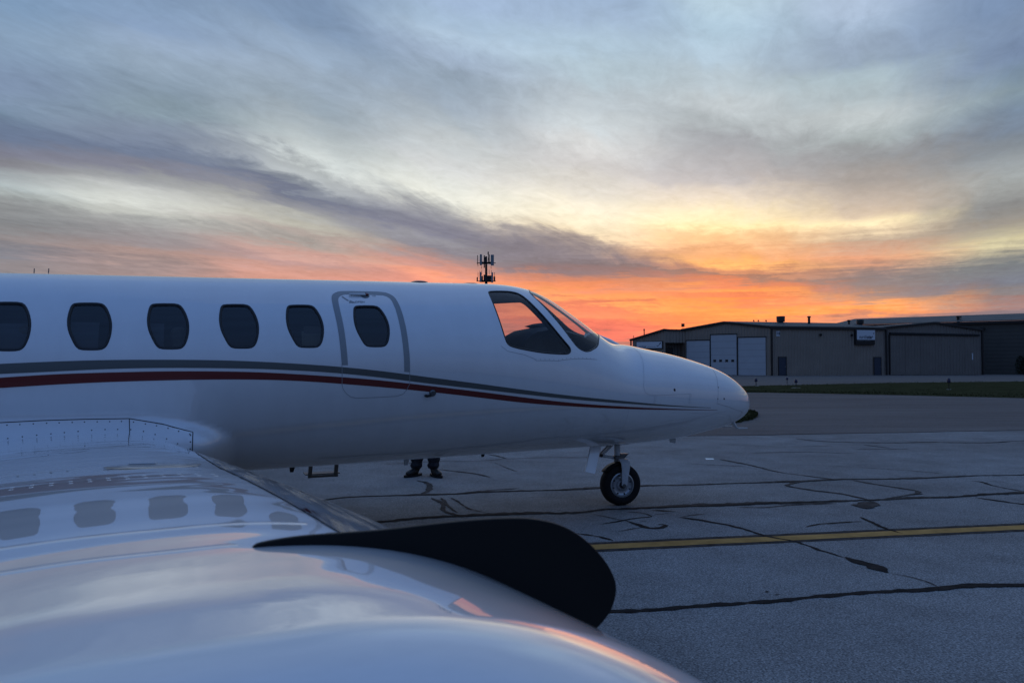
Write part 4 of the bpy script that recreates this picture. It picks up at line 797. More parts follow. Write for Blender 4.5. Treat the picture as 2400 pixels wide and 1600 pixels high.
# blinds and cabin fittings seen behind the glass
M_shade = mat('grey_window_blind', (.30, .31, .32), .8); M_panel = mat('tan_cabin_panel', (.62, .53, .36), .7)
for i_, lo_, hi_, la, ra, mm in ((1, -.15, .06, -.13, .13, M_shade), (2, -.15, .07, -.13, .05, M_shade), (3, -.15, .06, -.13, -.03, M_shade), (5, -.15, -.005, -.02, .12, M_panel)):
    c = WIN_C[i_]; q = [(c[0]+la, c[1]+lo_), (c[0]+ra, c[1]+lo_), (c[0]+ra, c[1]+hi_), (c[0]+la, c[1]+hi_)]
    patch('window_blind' if mm is M_shade else 'cabin_panel', dense([(a_, float(az_to_phi(a_, z_))) for a_, z_ in q], .02), -.075, mm, jet)
for sw_, sh_ in ((side_w, shield), (far_side, far_shield)):
    L = sw_; g1 = patch('cockpit_side_window', shrink(L, .003), -.006, M_cock_glass, jet); ring('window_seal', L, [(-.006, 0), (-.004, .003), (.003, .003), (.008, -.004), (.009, -.012 if sw_ is far_side else -.055)], M_rubber, g1)
    L = sh_; g2 = patch('windshield', shrink(L, .003), -.004, M_cock_glass, jet); ring('window_seal', L, [(-.005, 0), (-.003, .003), (.002, .003), (.006, -.004), (.008, -.010)], M_rubber, g2)
def on_skin(pl, off=.0012, step=.03):
    D = dense(np.array(pl), step, False); N = normal(D[:, 0], D[:, 1]); return surf(D[:, 0], D[:, 1])+N*off, N
def seam(name, pl, w, m, parent, off=.0012):
    P, N = on_skin(pl, off); t = np.gradient(P, axis=0); t /= np.maximum(np.linalg.norm(t, axis=1, keepdims=True), 1e-9); q = np.cross(N, t)
    V = np.empty((2*len(P), 3)); V[0::2] = P+q*w/2; V[1::2] = P-q*w/2
    return obj(name, loc(V), [(2*i, 2*i+1, 2*i+3, 2*i+2) for i in range(len(P)-1)], m, parent, True, None, loc(np.repeat(N, 2, 0)))
def stripe(name, top, bot, m, off=.0016):
    """livery stripe between two edges, carried on aft past the picture"""
    def sp(L):
        a = np.array([q[0] for q in L]); z = np.array([float(surf(*q)[2]) for q in L]); return _spline(a, z), a
    ft, a1 = sp(top); fb, a2 = sp(bot); N_ = 170; t = np.linspace(0, 1, N_); rows = []; nn = []; lo = a1[0]
    zt0, st = float(ft(lo)), float(ft(lo+.02)-ft(lo))/.02; zb0, sb = float(fb(lo)), float(fb(lo+.02)-fb(lo))/.02
    a = np.concatenate([np.linspace(-5.2, lo-.02, 30), np.linspace(lo, min(a1[-1], a2[-1]), N_)])
    zt_ = np.where(a < lo, zt0+st*(a-lo), ft(np.maximum(a, lo))); zb_ = np.where(a < lo, zb0+sb*(a-lo), fb(np.maximum(a, lo)))
    for k in range(5):
        z = zt_+(zb_-zt_)*k/4; p = az_to_phi(a, z); nv = normal(a, p); rows.append(surf(a, p)+nv*off); nn.append(nv)
    n = len(a); V = np.concatenate(rows); F = [(k*n+i, (k+1)*n+i, (k+1)*n+i+1, k*n+i+1) for k in range(4) for i in range(n-1)]
    return obj(name, loc(V), F, m, jet, True, None, loc(np.concatenate(nn)))
stripe('grey_stripe', GREY_TOP, GREY_BOT, M_greyline); stripe('red_stripe', RED_TOP, RED_BOT, M_redline)
# grey band round the exit
n = len(DOOR_OUT); bo, bi = np.array(DOOR_OUT), np.array(DOOR_IN); k = 6
tt = np.linspace(0, n-1, 120); f_ = lambda A: np.stack([np.interp(tt, range(n), A[:, 0]), np.interp(tt, range(n), A[:, 1])], -1)
def smo(A):
    B = A.copy()
    for _ in range(6): B[1:-1] = .25*B[:-2]+.5*B[1:-1]+.25*B[2:]
    return B
bo, bi = smo(f_(bo)), smo(f_(bi)); rows = []; nn = []
for u in (0, .33, .67, 1):
    q = bo*(1-u)+bi*u; nv = normal(q[:, 0], q[:, 1]); rows.append(surf(q[:, 0], q[:, 1])+nv*.0016); nn.append(nv)
obj('exit_band', loc(np.concatenate(rows)), [(r*120+i, (r+1)*120+i, (r+1)*120+i+1, r*120+i+1) for r in range(3) for i in range(119)], M_greyband, edoor, True, None, loc(np.concatenate(nn)))
seam('door_seam', np.vstack([smo(f_(np.array(DOOR_OUT))), np.array(DOOR_LOW), np.array(DOOR_OUT)[:1]]), .0035, M_seam, edoor, .0022)
# exit handle, arrow and lettering
def frame_at(a, p, off=0.0):
    N = normal(np.array([a]), np.array([p]))[0]; P = surf(np.array([a]), np.array([p]))[0]+N*off; N = Vector(loc(N)); P = Vector(loc(P))
    x = Vector((1, 0, .02)); x = (x-N*x.dot(N)).normalized(); y = N.cross(x)
    return Matrix(((x.x, y.x, N.x, P.x), (x.y, y.y, N.y, P.y), (x.z, y.z, N.z, P.z), (0, 0, 0, 1)))
ha, hp = HANDLE[1]
hb = MB().lathe([(.001, .004), (.030, .005), (.036, .003), (.038, 0)], 28, axis='Z').build('handle_dish', M_steel, edoor, True); hb.matrix_local = frame_at(ha, hp, .001)
hh = MB().prism([(-.128, -.012, 0), (-.13, .004, 0), (.0, .013, 0), (.004, -.015, 0)], (0, 0, .012)).build('exit_handle', M_gear, edoor, bevel=.002); hh.matrix_local = frame_at(ha, hp, .006)
hr = MB().prism([(.0, .012, 0), (.022, .008, 0), (.030, -.008, 0), (.006, -.014, 0)], (0, 0, .013)).build('handle_grip', M_redline, edoor, bevel=.002); hr.matrix_local = frame_at(ha, hp, .006)
oa, op = (OPEN_TXT[0][0]+OPEN_TXT[1][0])/2, (OPEN_TXT[0][1]+OPEN_TXT[1][1])/2
to = text_mesh('lettering', 'OPEN', .030, M_greyband, edoor, depth=.001); to.matrix_local = frame_at(oa, op-.012, .0022)
tp = text_mesh('lettering', 'PUSH', .012, M_seam_dk, edoor, depth=.001); tp.matrix_local = frame_at((PUSH_TXT[0][0]+PUSH_TXT[1][0])/2, PUSH_TXT[0][1], .0022)
seam('open_arrow', ARROW[:3], .012, M_greyband, edoor, .0022)
am = MB().prism([(-.022, -.012, 0), (-.012, .017, 0), (.034, -.012, 0)], (0, 0, .001)).build('arrow_head', M_greyband, edoor); am.matrix_local = frame_at((ARROW[2][0]+ARROW[3][0])/2, (ARROW[2][1]+ARROW[3][1])/2, .002)
# panel lines, latches, screws
for nm, pl, w in (('baggage_door_line', LINE_NOSEDOOR, .003), ('radome_line', LINE_RADOME, .003), ('keel_line', LINE_KEEL, .0025), ('window_panel_line', LINE_WIN, .003), ('belly_line', LINE_BELLY, .002)):
    seam(nm, pl, w, M_lap if nm in ('keel_line', 'belly_line', 'baggage_door_line') else M_seam, jet)
up = [(radome_a+.004, p) for p in np.linspace(-2.6, LINE_RADOME[0][1], 60)]; seam('radome_line', up, .002, M_seam, jet)
for pl in (LATCH1, LATCH2):
    lt_ = seam('door_latch', pl, .014, M_white, jet, .003); 
    for d_ in (-.008, .008): seam('latch_edge', [(q[0]+d_, q[1]) for q in pl], .0015, M_lap, lt_, .0034)
for i, (a, p) in enumerate(DOTS):
    r = (.014, .006, .006, .010)[i]; o = MB().lathe([(.001, .0015), (r*.8, .0015), (r, 0)], 16, axis='Z').build('door_lock' if i == 0 else 'screw', M_seam_dk, jet, True); o.matrix_local = frame_at(a, p, .0008)
def dome_row(name, pl, pitch, r, m, parent, dphi=0.0, da=0.0):
    P, N = on_skin([(q[0]+da, q[1]+dphi) for q in pl], 0, .004); s = np.concatenate([[0], np.cumsum(np.linalg.norm(np.diff(P, axis=0), axis=1))]); mb = MB()
    for d in np.arange(pitch*.5, s[-1], pitch):
        i = int(np.searchsorted(s, d)); p = Vector(loc(P[i])); nn = Vector(loc(N[i])); u = nn.orthogonal().normalized(); w = nn.cross(u)
        rg = [[p+(u*math.cos(k*math.pi/4)+w*math.sin(k*math.pi/4))*rr+nn*h for k in range(8)] for rr, h in ((r, .0005), (r*.6, .002))]
        n0 = len(mb.v); mb.v += [tuple(q) for q in rg[0]+rg[1]]; mb.f += [tuple(n0+q for q in (k, (k+1) % 8, 8+(k+1) % 8, 8+k)) for k in range(8)]+[tuple(n0+8+k for k in range(8))]
    return mb.build(name, m, parent, True, 'stuff')
f1 = seam('fairing_line', [(-3.6, LINE_TAIL0[0][1]+.01)]+LINE_TAIL0, .006, M_seam_dk, jet); seam('fairing_line', FAIR_TOP, .006, M_seam_dk, jet); seam('fairing_line', FAIR_V1, .005, M_seam_dk, jet); seam('fairing_line', FAIR_V2, .006, M_seam_dk, jet)
dome_row('fairing_screws', LINE_TAIL0+FAIR_TOP[1:], .075, .0045, M_seam_dk, f1, .025); dome_row('fairing_screws', WING_JOIN, .08, .0045, M_seam_dk, f1, -.03); dome_row('fairing_screws', FAIR_V2, .05, .005, M_seam_dk, f1, 0, -.014)
dome_row('window_panel_screws', LINE_WIN[3:], .045, .0035, M_seam, f1, -.012)
# angle-of-attack vane, static plate, pitot, beacon, belly aerials
pa, pp = PROBE[2]; v1 = MB().lathe([(.001, .016), (.020, .015), (.027, .008), (.029, 0)], 24, axis='Z').build('vane_base', M_steel, jet, True); v1.matrix_local = frame_at(pa, pp, .0)
v2 = MB().prism([(-.075, -.016, .010), (-.060, -.030, .010), (-.018, -.026, .010), (-.012, -.012, .010), (-.062, -.006, .010)], (0, 0, .014)).build('alpha_vane', M_seam_dk, jet, bevel=.003); v2.matrix_local = frame_at(pa, pp, .0)
MB().tube([(3.985, -.10, .815), (3.998, -.12, .770), (4.015, -.125, .742), (4.045, -.125, .728), (4.16, -.125, .728)], [.020, .016, .012, .010, .006], 10).build('pitot_tube', M_gear, jet, True)
MB().tube([(3.985, .10, .815), (3.998, .12, .770), (4.015, .125, .742), (4.045, .125, .728), (4.16, .125, .728)], [.020, .016, .012, .010, .006], 10).build('pitot_tube', M_gear, jet, True)
MB().lathe([(.001, .020), (.05, .018), (.075, .010), (.085, -.01)], 24, (.60, 0, 2.138), 'Z').build('beacon', M_redline, jet, True)
MB().lathe([(.001, .006), (.06, .004), (.10, -.006)], 24, (1.09, 0, 2.151), 'Z').build('crown_antenna', M_steel, jet, True)
def blade(a, z, w, h, sweep, m, y=0.0, name='belly_antenna'):
    MB().prism([(a, y-.006, z+.03), (a+w, y-.006, z+.03), (a+w*.6-sweep, y-.006, z-h), (a-sweep+.004, y-.006, z-h)], (0, .012, 0)).build(name, m, jet, bevel=.003)
blade(-.525, .534, .055, .038, 0, M_seam_dk); blade(.46, .553, .06, .048, 0, M_gear); blade(1.196, .573, .048, .028, .002, M_seam_dk)
obj('drain_mast', [(3.262, -.004, .652), (3.345, -.004, .662), (3.338, -.004, .585), (3.275, -.004, .60), (3.262, .004, .652), (3.345, .004, .662), (3.338, .004, .585), (3.275, .004, .60)],
    [(0, 1, 2, 3), (7, 6, 5, 4), (0, 4, 5, 1), (1, 5, 6, 2), (2, 6, 7, 3), (3, 7, 4, 0)], M_gear, jet)
# boarding step folded out under the far side
st = MB(); y0 = .85
for a in (-.215, .030): st.prism([(a-.020, y0, .60), (a+.018, y0, .60), (a-.004, y0, .315), (a-.040, y0, .315)], (0, .022, 0))
st.box((-.105, y0+.010, .328), (.27, .03, .022)); st.box((-.112, y0+.10, .345), (.33, .16, .010)); st.build('boarding_step', mat('dark_step_metal', (.11, .11, .105), .6), jet, bevel=.002)
# wiper / rain-blower duct ahead of the windscreen
MB().tube([(2.30, 0, 1.70), (2.40, 0, 1.655), (2.55, 0, 1.612), (2.72, 0, 1.575)], [.035, .055, .05, .012], 16).build('rain_blower_duct', M_white, jet, True)
# cockpit: coaming, panel, seats, bulkhead
prof = [(1.487, 1.45), (1.487, 1.588), (1.512, 1.645), (1.557, 1.697), (1.625, 1.733), (1.739, 1.755), (1.86, 1.752), (2.05, 1.705), (2.20, 1.64), (2.28, 1.55), (2.28, 1.40)]
V = []; F = []; ns_ = 21
for j in range(ns_):
    u = -1+2*j/(ns_-1); k = math.sqrt(max(0, 1-(abs(u)/1.08)**4))
    for a, z in prof:
        z_ = 1.30+(z-1.30)*(.84+.16*k); zt_, zb_, w_, zc_ = [float(q) for q in section(a)]; hw = w_*math.sqrt(max(0.02, 1-((z_-zc_)/(zt_-zc_ if z_ > zc_ else zc_-zb_))**2))-.085
        V.append((a, u*max(.05, min(.34, hw)), z_))
m_ = len(prof)
for j in range(ns_-1):
    for i in range(m_-1): F.append((j*m_+i, j*m_+i+1, (j+1)*m_+i+1, (j+1)*m_+i))
F += [tuple(range(m_)), tuple((ns_-1)*m_+i for i in range(m_-1, -1, -1))]; gl = obj('glareshield', V, F, M_glare, jet, True)
MB().prism([(1.69, -.14, 1.772), (1.79, -.14, 1.80), (1.88, -.14, 1.775), (1.80, -.14, 1.745)], (0, .28, 0)).build('compass_housing', M_glare, gl, bevel=.004)
MB().box((1.15, 0, .90), (1.7, .90, .03)).build('cockpit_floor', M_dark, jet)
for s in (-1, 1):
    bk = [(s*.20, .95), (s*.20, 1.98)]+[(s*(float(surf(.72, q)[1])-.07), float(surf(.72, q)[2])-.05*math.cos(q)) for q in np.linspace(.45, 2.0, 12)]
    MB().prism([(.72, y, z) for y, z in bk], (.03, 0, 0)).build('bulkhead', M_dark, jet)
def seat(x, y, m, back=.62, name='seat'):
    s = MB(); s.box((x+.22, y, 1.06), (.46, .44, .12)); s.box((x, y, 1.06+back/2), (.11, .44, back), Matrix.Rotation(R(-8), 3, 'Y')); s.build(name, m, jet, bevel=.04)
seat(.86, .33, M_dark, .34, 'pilot_seat'); seat(.86, -.33, M_dark, .34, 'pilot_seat')
for x in (-.42, -1.35, -2.3): seat(x, -.42, M_beige); seat(x, .42, M_beige)
MB().box((-1.6, 0, .84), (5.0, 1.1, .03)).build('cabin_floor', M_dark, jet)
MB().box((-.42, -.60, 1.52), (.16, .08, .36)).build('cabinet', M_beige, jet, bevel=.01)
# ------------------------------------------------------------------ nose gear
gear = bpy.data.objects.new('nose_gear', None); link(gear, jet); gear.location = (2.68, 0, 0); gear.rotation_euler = (0, 0, R(-8))
ty = []
for r, h in ((.118, -.052), (.135, -.062), (.165, -.066), (.190, -.056), (.203, -.038), (.208, -.015), (.208, .015), (.203, .038), (.190, .056), (.165, .066), (.135, .062), (.118, .052)): ty.append((r, h))
whl = MB().lathe(ty, 56, (0, 0, .206)).build('tyre', M_tyre, gear, True)
MB().lathe([(.120, -.045), (.124, -.056), (.112, -.060), (.104, -.046), (.085, -.036), (.060, -.040), (.048, -.058), (.030, -.062), (.001, -.062)], 48, (0, 0, .206)).build('rim', M_rim, gear, True)
MB().lathe([(.120, .045), (.124, .056), (.112, .060), (.104, .046), (.085, .036), (.060, .040), (.048, .058), (.030, .062), (.001, .062)], 48, (0, 0, .206)).build('rim', M_rim, gear, True)
MB().lathe([(.034, -.060), (.032, -.078), (.020, -.084), (.001, -.084)], 20, (0, 0, .206)).build('hub_cap', M_seam_dk, gear, True)
bl = MB()
for k in range(8): c = math.cos(k*math.pi/4+.3)*.092; s = math.sin(k*math.pi/4+.3)*.092; bl.lathe([(.007, -.036), (.007, -.050), (.001, -.051)], 8, (c, 0, .206+s))
bl.build('wheel_bolts', M_seam_dk, gear, True, 'stuff')
MB().box((-.022, -.047, .283), (.022, .003, .014)).build('wheel_decal', M_signw, gear)
for s in (-1, 1):
    P = [(-.005, s*.012, .468), (.005, s*.060, .462), (.018, s*.092, .43), (.020, s*.098, .38), (.012, s*.098, .30), (.004, s*.098, .206)]
    mb = MB()
    W = [.040, .044, .046, .042, .034, .026]
    for i, (p, w) in enumerate(zip(P, W)):
        mb.v += [(p[0]-w, p[1]-.008, p[2]), (p[0]+w, p[1]-.008, p[2]), (p[0]+w, p[1]+.008, p[2]), (p[0]-w, p[1]+.008, p[2])]
        if i: b0 = 4*(i-1); mb.f += [(b0+j, b0+(j+1) % 4, b0+4+(j+1) % 4, b0+4+j) for j in range(4)]
    mb.f += [(3, 2, 1, 0), tuple(4*(len(P)-1)+j for j in range(4))]; mb.build('fork_arm', M_gear, gear, True, bevel=.004)
MB().tube([(0, -.108, .206), (0, .108, .206)], .018, 14).build('axle', M_steel, gear, True)
fd = MB(); fp = [(math.cos(R(q))*.222, math.sin(R(q))*.222+.206) for q in range(88, 150, 8)]
fd.v = [(x, y, z) for x, z in fp for y in (-.055, .055)]; fd.f = [(2*i, 2*i+1, 2*i+3, 2*i+2) for i in range(len(fp)-1)]; fdo = fd.build('mudguard', M_fence, gear, True); sm = fdo.modifiers.new('solid', 'SOLIDIFY'); sm.thickness = .02
MB().tube([(-.030, 0, .46), (-.030, 0, .72)], .030, 18).build('strut', M_gear, gear, True); MB().lathe([(.034, .455), (.046, .46), (.046, .49), (.034, .495)], 18, (-.030, 0, 0), 'Z').build('strut_collar', M_steel, gear, True)
MB().tube([(-.030, 0, .60), (-.030, 0, .66)], .050, 18).build('strut_collar', M_steel, gear, True)
for s in (-.035, .035): MB().tube([(-.075, s, .62), (-.205, s, .505)], .011, 10).build('drag_brace', M_gear, gear, True)
MB().tube([(-.21, 0, .50), (-.05, 0, .468)], [.013, .016], 10).build('torque_link', M_gear, gear, True); MB().tube([(-.215, -.05, .503), (-.215, .05, .503)], .016, 10).build('brace_pin', M_seam_dk, gear, True)
MB().prism([(0, -.02, .512), (.085, -.02, .510), (.020, -.02, .462), (.0, -.02, .472)], (0, .04, 0)).build('scissor_link', M_steel, gear, bevel=.003); MB().tube([(.02, 0, .50), (.09, 0, .508), (.03, 0, .458)], .007, 8).build('hose', M_seam_dk, gear, True)
# gear doors and dark bay
MB().prism([(2.285, -.128, .63), (2.395, -.128, .63), (2.395, -.128, .598), (2.268, -.235, .358), (2.162, -.235, .384)], (0, .020, 0)).build('gear_door', M_white, jet, bevel=.004)
blp = [(2.31, .10), (2.72, .10), (2.76, .0), (2.72, -.10), (2.31, -.10)]
obj('gear_bay', [(a, y, float(section(a)[1])+.006-.0015) for a, y in blp]+[(2.5, 0, .596)], [(i, (i+1) % 5, 5) for i in range(5)], M_dark, jet)
for b in (-2.05, 2.05):
    mg_ = bpy.data.objects.new('main_gear', None); link(mg_, jet); mg_.location = (-2.35, b, 0)
    MB().lathe([(r*1.25, h*1.4) for r, h in ty], 40, (0, 0, .258)).build('tyre', M_tyre, mg_, True); MB().lathe([(.15, -.06), (.12, -.05), (.06, -.06), (.001, -.07)], 32, (0, 0, .258)).build('rim', M_rim, mg_, True)
    MB().tube([(0, .0, .26), (.02, 0, .95)], .045, 14).build('strut', M_gear, mg_, True)
# ------------------------------------------------------------------ wings
z_nose = _spline([.3, .8, 3.0, 5.0, 5.7, 6.07, 6.27, 6.47], [.714, .75, .910, 1.055, 1.100, 1.117, 1.1252, 1.1305])
B_CR, B_TIP = 6.285, 6.49
def wing_pt(b, d_frac, upper):
    """wing surface: side station b, fraction of chord from the leading edge"""
    b = np.asarray(b, float); x = np.asarray(d_frac, float); k = np.clip((b-.8)/(6.07-.8), -.1, 1.1)
    a0 = -1.27+.37*k; c = 2.05-.85*k; H_ = .19-.05*k; dp = (.56-.20*k)/c; zn = z_nose(b)
    tip = np.clip((b-B_CR)/(B_TIP-B_CR), 0, 1); r = np.sqrt(np.clip(1-tip*tip, 0, 1)); a0 = a0-.30*(1-r)*.6; c = c*(1-.2*(1-r))
    u = np.clip(x/dp, 0, 1); g1 = 1-(1-u)**2.4; g1 = np.maximum(g1, .33*np.sqrt(u)); v = np.clip((x-dp)/(1-dp), 0, 1); g = np.where(x < dp, g1, 1-.97*v**1.9)
    lo = np.sqrt(np.clip(x/.12, 0, 1))*np.where(x < .12, 1, 1-.95*np.clip((x-.12)/.88, 0, 1)**1.2)
    z = np.where(upper, zn+H_*g*r-.02*(1-r), zn-(.085-.03*k)*lo*r-.02*(1-r))
    return np.stack([a0-c*x, b+0*x, z], -1)
def wing_mesh(name, x0, x1, bs, m, parent, upper=True, lower=True, nx=70, off=0.0):
    bs = np.asarray(bs); xs = x0+(x1-x0)*np.linspace(0, 1, nx)**1.7; V = []; rows = []
    prof = ([(x, False) for x in xs[::-1]] if lower else [])+([(x, True) for x in (xs[1:] if lower and x0 == 0 else xs)] if upper else [])
    X = np.array([p[0] for p in prof]); Uo = np.array([p[1] for p in prof])
    for b in bs: V.append(wing_pt(np.full(len(X), b), X, Uo))
    V = np.array(V)+np.array([0, 0, off]); n = V.shape[1]
    F = [(i*n+j, i*n+j+1, (i+1)*n+j+1, (i+1)*n+j) for i in range(len(bs)-1) for j in range(n-1)]
    o = obj(name, loc(V.reshape(-1, 3)), F, m, parent, True); bm = bmesh.new(); bm.from_mesh(o.data); bmesh.ops.recalc_face_normals(bm, faces=bm.faces); bm.to_mesh(o.data); bm.free(); return o
bsp = np.concatenate([np.linspace(.3, 5.4, 70), np.linspace(5.42, B_CR, 60), B_CR+(B_TIP-B_CR)*np.sin(np.linspace(.02, math.pi/2, 40))])
wr = wing_mesh('wing', 0.0, 1.0, bsp, M_wing, jet); wr['label'] = 'near right wing in the foreground'
wlft = bpy.data.objects.new('wing', wr.data); link(wlft, jet); wlft.scale = (1, -1, 1)
# polished heated strip along the leading edge, growing wider outboard
cb_ = np.linspace(.80, 6.038, 130); cx_ = np.interp(cb_, [.8, 2, 3, 4, 5, 6.1], [.018, .03, .095, .15, .195, .21]); V = []
for b_, xm in zip(cb_, cx_):
    xs = np.linspace(0, 1, 40)**1.7; X = np.concatenate([xs[::-1]*xm*.6, xs[1:]*xm]); Uo = np.concatenate([np.zeros(40, bool), np.ones(39, bool)])
    p = wing_pt(np.full(79, b_), X, Uo); p[:, 0] += .003*(1-X/.22); p[:, 2] += np.where(Uo, .0012, -.0012); V.append(p)
V = np.array(V); n = V.shape[1]
obj('leading_edge_cuff', loc(V.reshape(-1, 3)), [(i*n+j_, (i+1)*n+j_, (i+1)*n+j_+1, i*n+j_+1) for i in range(len(cb_)-1) for j_ in range(n-1)], M_cuff, wr, True)
# black stall fence standing on the leading edge
fo = [(-1.252, 1.246), (-1.246, 1.2575), (-1.239, 1.2600), (-1.209, 1.2625), (-1.173, 1.262), (-1.135, 1.2615), (-1.096, 1.263), (-1.055, 1.264), (-1.012, 1.263), (-.985, 1.260), (-.957, 1.252), (-.934, 1.238), (-.915, 1.220), (-.903, 1.204), (-.896, 1.188), (-.897, 1.175), (-.903, 1.161), (-.913, 1.151), (-.924, 1.143), (-.945, 1.120), (-1.0, 1.12), (-1.1, 1.16), (-1.2, 1.20)]
fo = smooth_loop(fo, 2)
fn = MB().prism([(a, -6.042, z) for a, z in fo], (0, -.006, 0)).build('wing_fence', M_fence, wr, bevel=.0012); fn['label'] = 'black fence plate standing on the wing leading edge'
# fasteners and joints on the upper skin
def wing_row(name, pts, r, h, m, parent):
    mb = MB()
    for b, x in pts:
        P = wing_pt(b, x, True); P1 = wing_pt(b, x+.004, True); P2 = wing_pt(b+.01, x, True); t1 = Vector(loc(P1-P)).normalized(); t2 = Vector(loc(P2-P)).normalized(); nn = t1.cross(t2).normalized(); nn = nn if nn.z > 0 else -nn; p = Vector(loc(P))
        rg = [[p+(t1*math.cos(k*math.pi/5)+t2*math.sin(k*math.pi/5))*rr+nn*hh for k in range(10)] for rr, hh in ((r, -.0003), (r*.75, h*.7), (r*.35, h))]
        n0 = len(mb.v); mb.v += [tuple(q) for g_ in rg for q in g_]; mb.f += [tuple(n0+q for q in (s*10+k, s*10+(k+1) % 10, (s+1)*10+(k+1) % 10, (s+1)*10+k)) for s in (0, 1) for k in range(10)]+[tuple(n0+20+k for k in range(10))]
    o = mb.build(name, m, parent, False, 'stuff'); o.data.polygons.foreach_set('use_smooth', [True]*len(o.data.polygons)); return o
wing_row('skin_rivets', [(5.30, x) for x in np.linspace(.23, .9, 34)]+[(5.34, x) for x in np.linspace(.23, .9, 34)], .004, .0004, M_wing, wr)
for b0, xa_, xb_ in ((5.92, .23, .9), (6.034, .30, .85)):
    for k_, (db, hz) in enumerate(((-.004, .0012),)): wing_row('sealant_bead', [(b0+db+.0015*math.sin(60*x), x) for x in np.linspace(xa_, xb_, 200)], .010, .0006, M_wing, wr)
def wing_line(name, pts, w, m, parent, off=.0008):
    P = np.array([wing_pt(b, x, True) for b, x in pts])+[0, 0, off]; t = np.gradient(P, axis=0); t /= np.linalg.norm(t, axis=1, keepdims=True); q = np.cross(np.array([0, 0, 1.]), t); q /= np.linalg.norm(q, axis=1, keepdims=True)
    V = np.empty((2*len(P), 3)); V[0::2] = P+q*w/2; V[1::2] = P-q*w/2; V[0::2, 2] += 0
    return obj(name, loc(V), [(2*i, 2*i+1, 2*i+3, 2*i+2) for i in range(len(P)-1)], m, parent, True)
wing_line('skin_joint', [(5.32, x) for x in np.linspace(.065, .95, 60)], .004, M_seam, wr); wing_line('skin_joint', [(b, .62) for b in np.linspace(.9, 6.1, 60)], .004, M_seam, wr)
# fuel filler: cap, ring and its lettering strip
fb, fx = 5.03, .285
fc = wing_pt(fb, fx, True); Pn = Vector(loc(fc))
ring_ = MB().lathe([(.060, .0006), (.088, .0006), (.090, 0)], 36, axis='Z').build('filler_ring', M_greyline, wr, True); 
t1_ = Vector(loc(wing_pt(fb, fx-.02, True)-fc)).normalized(); t2_ = Vector(loc(wing_pt(fb-.05, fx, True)-fc)).normalized(); n_ = t1_.cross(t2_).normalized(); n_ = n_ if n_.z > 0 else -n_; t2_ = n_.cross(t1_)
ring_.matrix_local = Matrix(((t1_.x, t2_.x, n_.x, Pn.x), (t1_.y, t2_.y, n_.y, Pn.y), (t1_.z, t2_.z, n_.z, Pn.z-.0005), (0, 0, 0, 1)))
cap_ = MB().lathe([(.001, .0015), (.050, .0015), (.060, .001), (.062, .0004)], 32, axis='Z').build('fuel_cap', M_greyband, ring_, True); MB().box((-.02, .0, .005), (.05, .012, .004)).build('cap_lever', M_gear, ring_, bevel=.002)
for k_ in range(9): wing_line('filler_marking', [(5.00+.004*(k_ % 3), .385+.010*k_), (5.03, .385+.010*k_)] if k_ % 2 else [(5.0+.006*k_/2, .38+.010*k_), (5.0+.006*k_/2, .392+.010*k_)], .004, M_seam, wr, .0012)
# tail, beyond the picture's left edge
fin = MB().prism([(-5.2, -.05, 1.9), (-7.9, -.05, 1.8), (-8.9, -.05, 4.3), (-7.8, -.05, 4.3)], (0, .10, 0)).build('tail_fin', M_white, jet, bevel=.04)
for s in (-1, 1):
    MB().lathe([(.30, 0), (.36, .06), (.40, .5), (.38, 1.3), (.27, 2.0), (.25, 2.0)], 32, (-6.6, s*1.08, 1.95), 'X').build('engine_nacelle', M_white, jet, True)
    MB().lathe([(.001, .25), (.29, .25)], 24, (-4.85, s*1.08, 1.95), 'X').build('engine_intake', M_dark, jet)

# ------------------------------------------------------------------ cell tower, masts, taxiway lights, person
M_twr = mat('dark_tower_steel', (.018, .018, .02), .6)
M_ant = mat('grey_antenna_panel', (.24, .28, .30), .5)
TY = 150.0; kx = TY/1803.0
tw = thing('cell_tower', 'dark cell tower with two rings of antenna panels behind the fuselage', 'cell tower', (atY(1139.3, TY), TY, 0))
def tz(py_): return zy(py_, TY)
def txx(px_): return (px_-1139.3)*kx
MB().tube([(0, 0, 0), (0, 0, tz(600))], [.55, .19], 14).build('mast', M_twr, tw, True)
k0 = 120/1568
zx = lambda x: txx(1080+x*k0); zv = lambda y: tz(560+y*k0)
MB().tube([(zx(837), 0, zv(470)), (zx(837), 0, zv(380))], .12, 8).build('beacon_mast', M_twr, tw); MB().tube([(zx(860), 0, zv(720)), (zx(860), 0, zv(470))], .14, 8).build('antenna_pole', M_twr, tw)
for (x0, x1, y, lab) in ((470, 1045, 725, 'a'), (500, 1090, 1285, 'b')):
    z = zv(y); r = (zx(x1)-zx(x0))/2
    rg_m = MB()
    cor = [Vector((math.cos(a)*r, math.sin(a)*r*.9, z)) for a in (R(0), R(120), R(240))]+[Vector((math.cos(a)*r, math.sin(a)*r*.9, z)) for a in (R(180), R(300), R(60))]
    for i in range(3): rg_m.tube([cor[i], cor[(i+1) % 3]], .07, 6)
    for i in range(3): rg_m.tube([cor[3+i], cor[3+(i+1) % 3]], .06, 6)
    for c in cor: rg_m.tube([c, (0, 0, z)], .06, 6)
    rg_m.build('platform', M_twr, tw)
def panel(x, y0, y1, w, m, depth=.18, yy=-1.0, rz=0):
    mb = MB(); n = 6; h = (zv(y0)-zv(y1)); b = mb.box((0, 0, 0), (w, depth, h)); o = mb.build('antenna_panel', m, tw, bevel=.06); o.location = (zx(x), yy, (zv(y0)+zv(y1))/2); o.rotation_euler = (0, 0, rz)
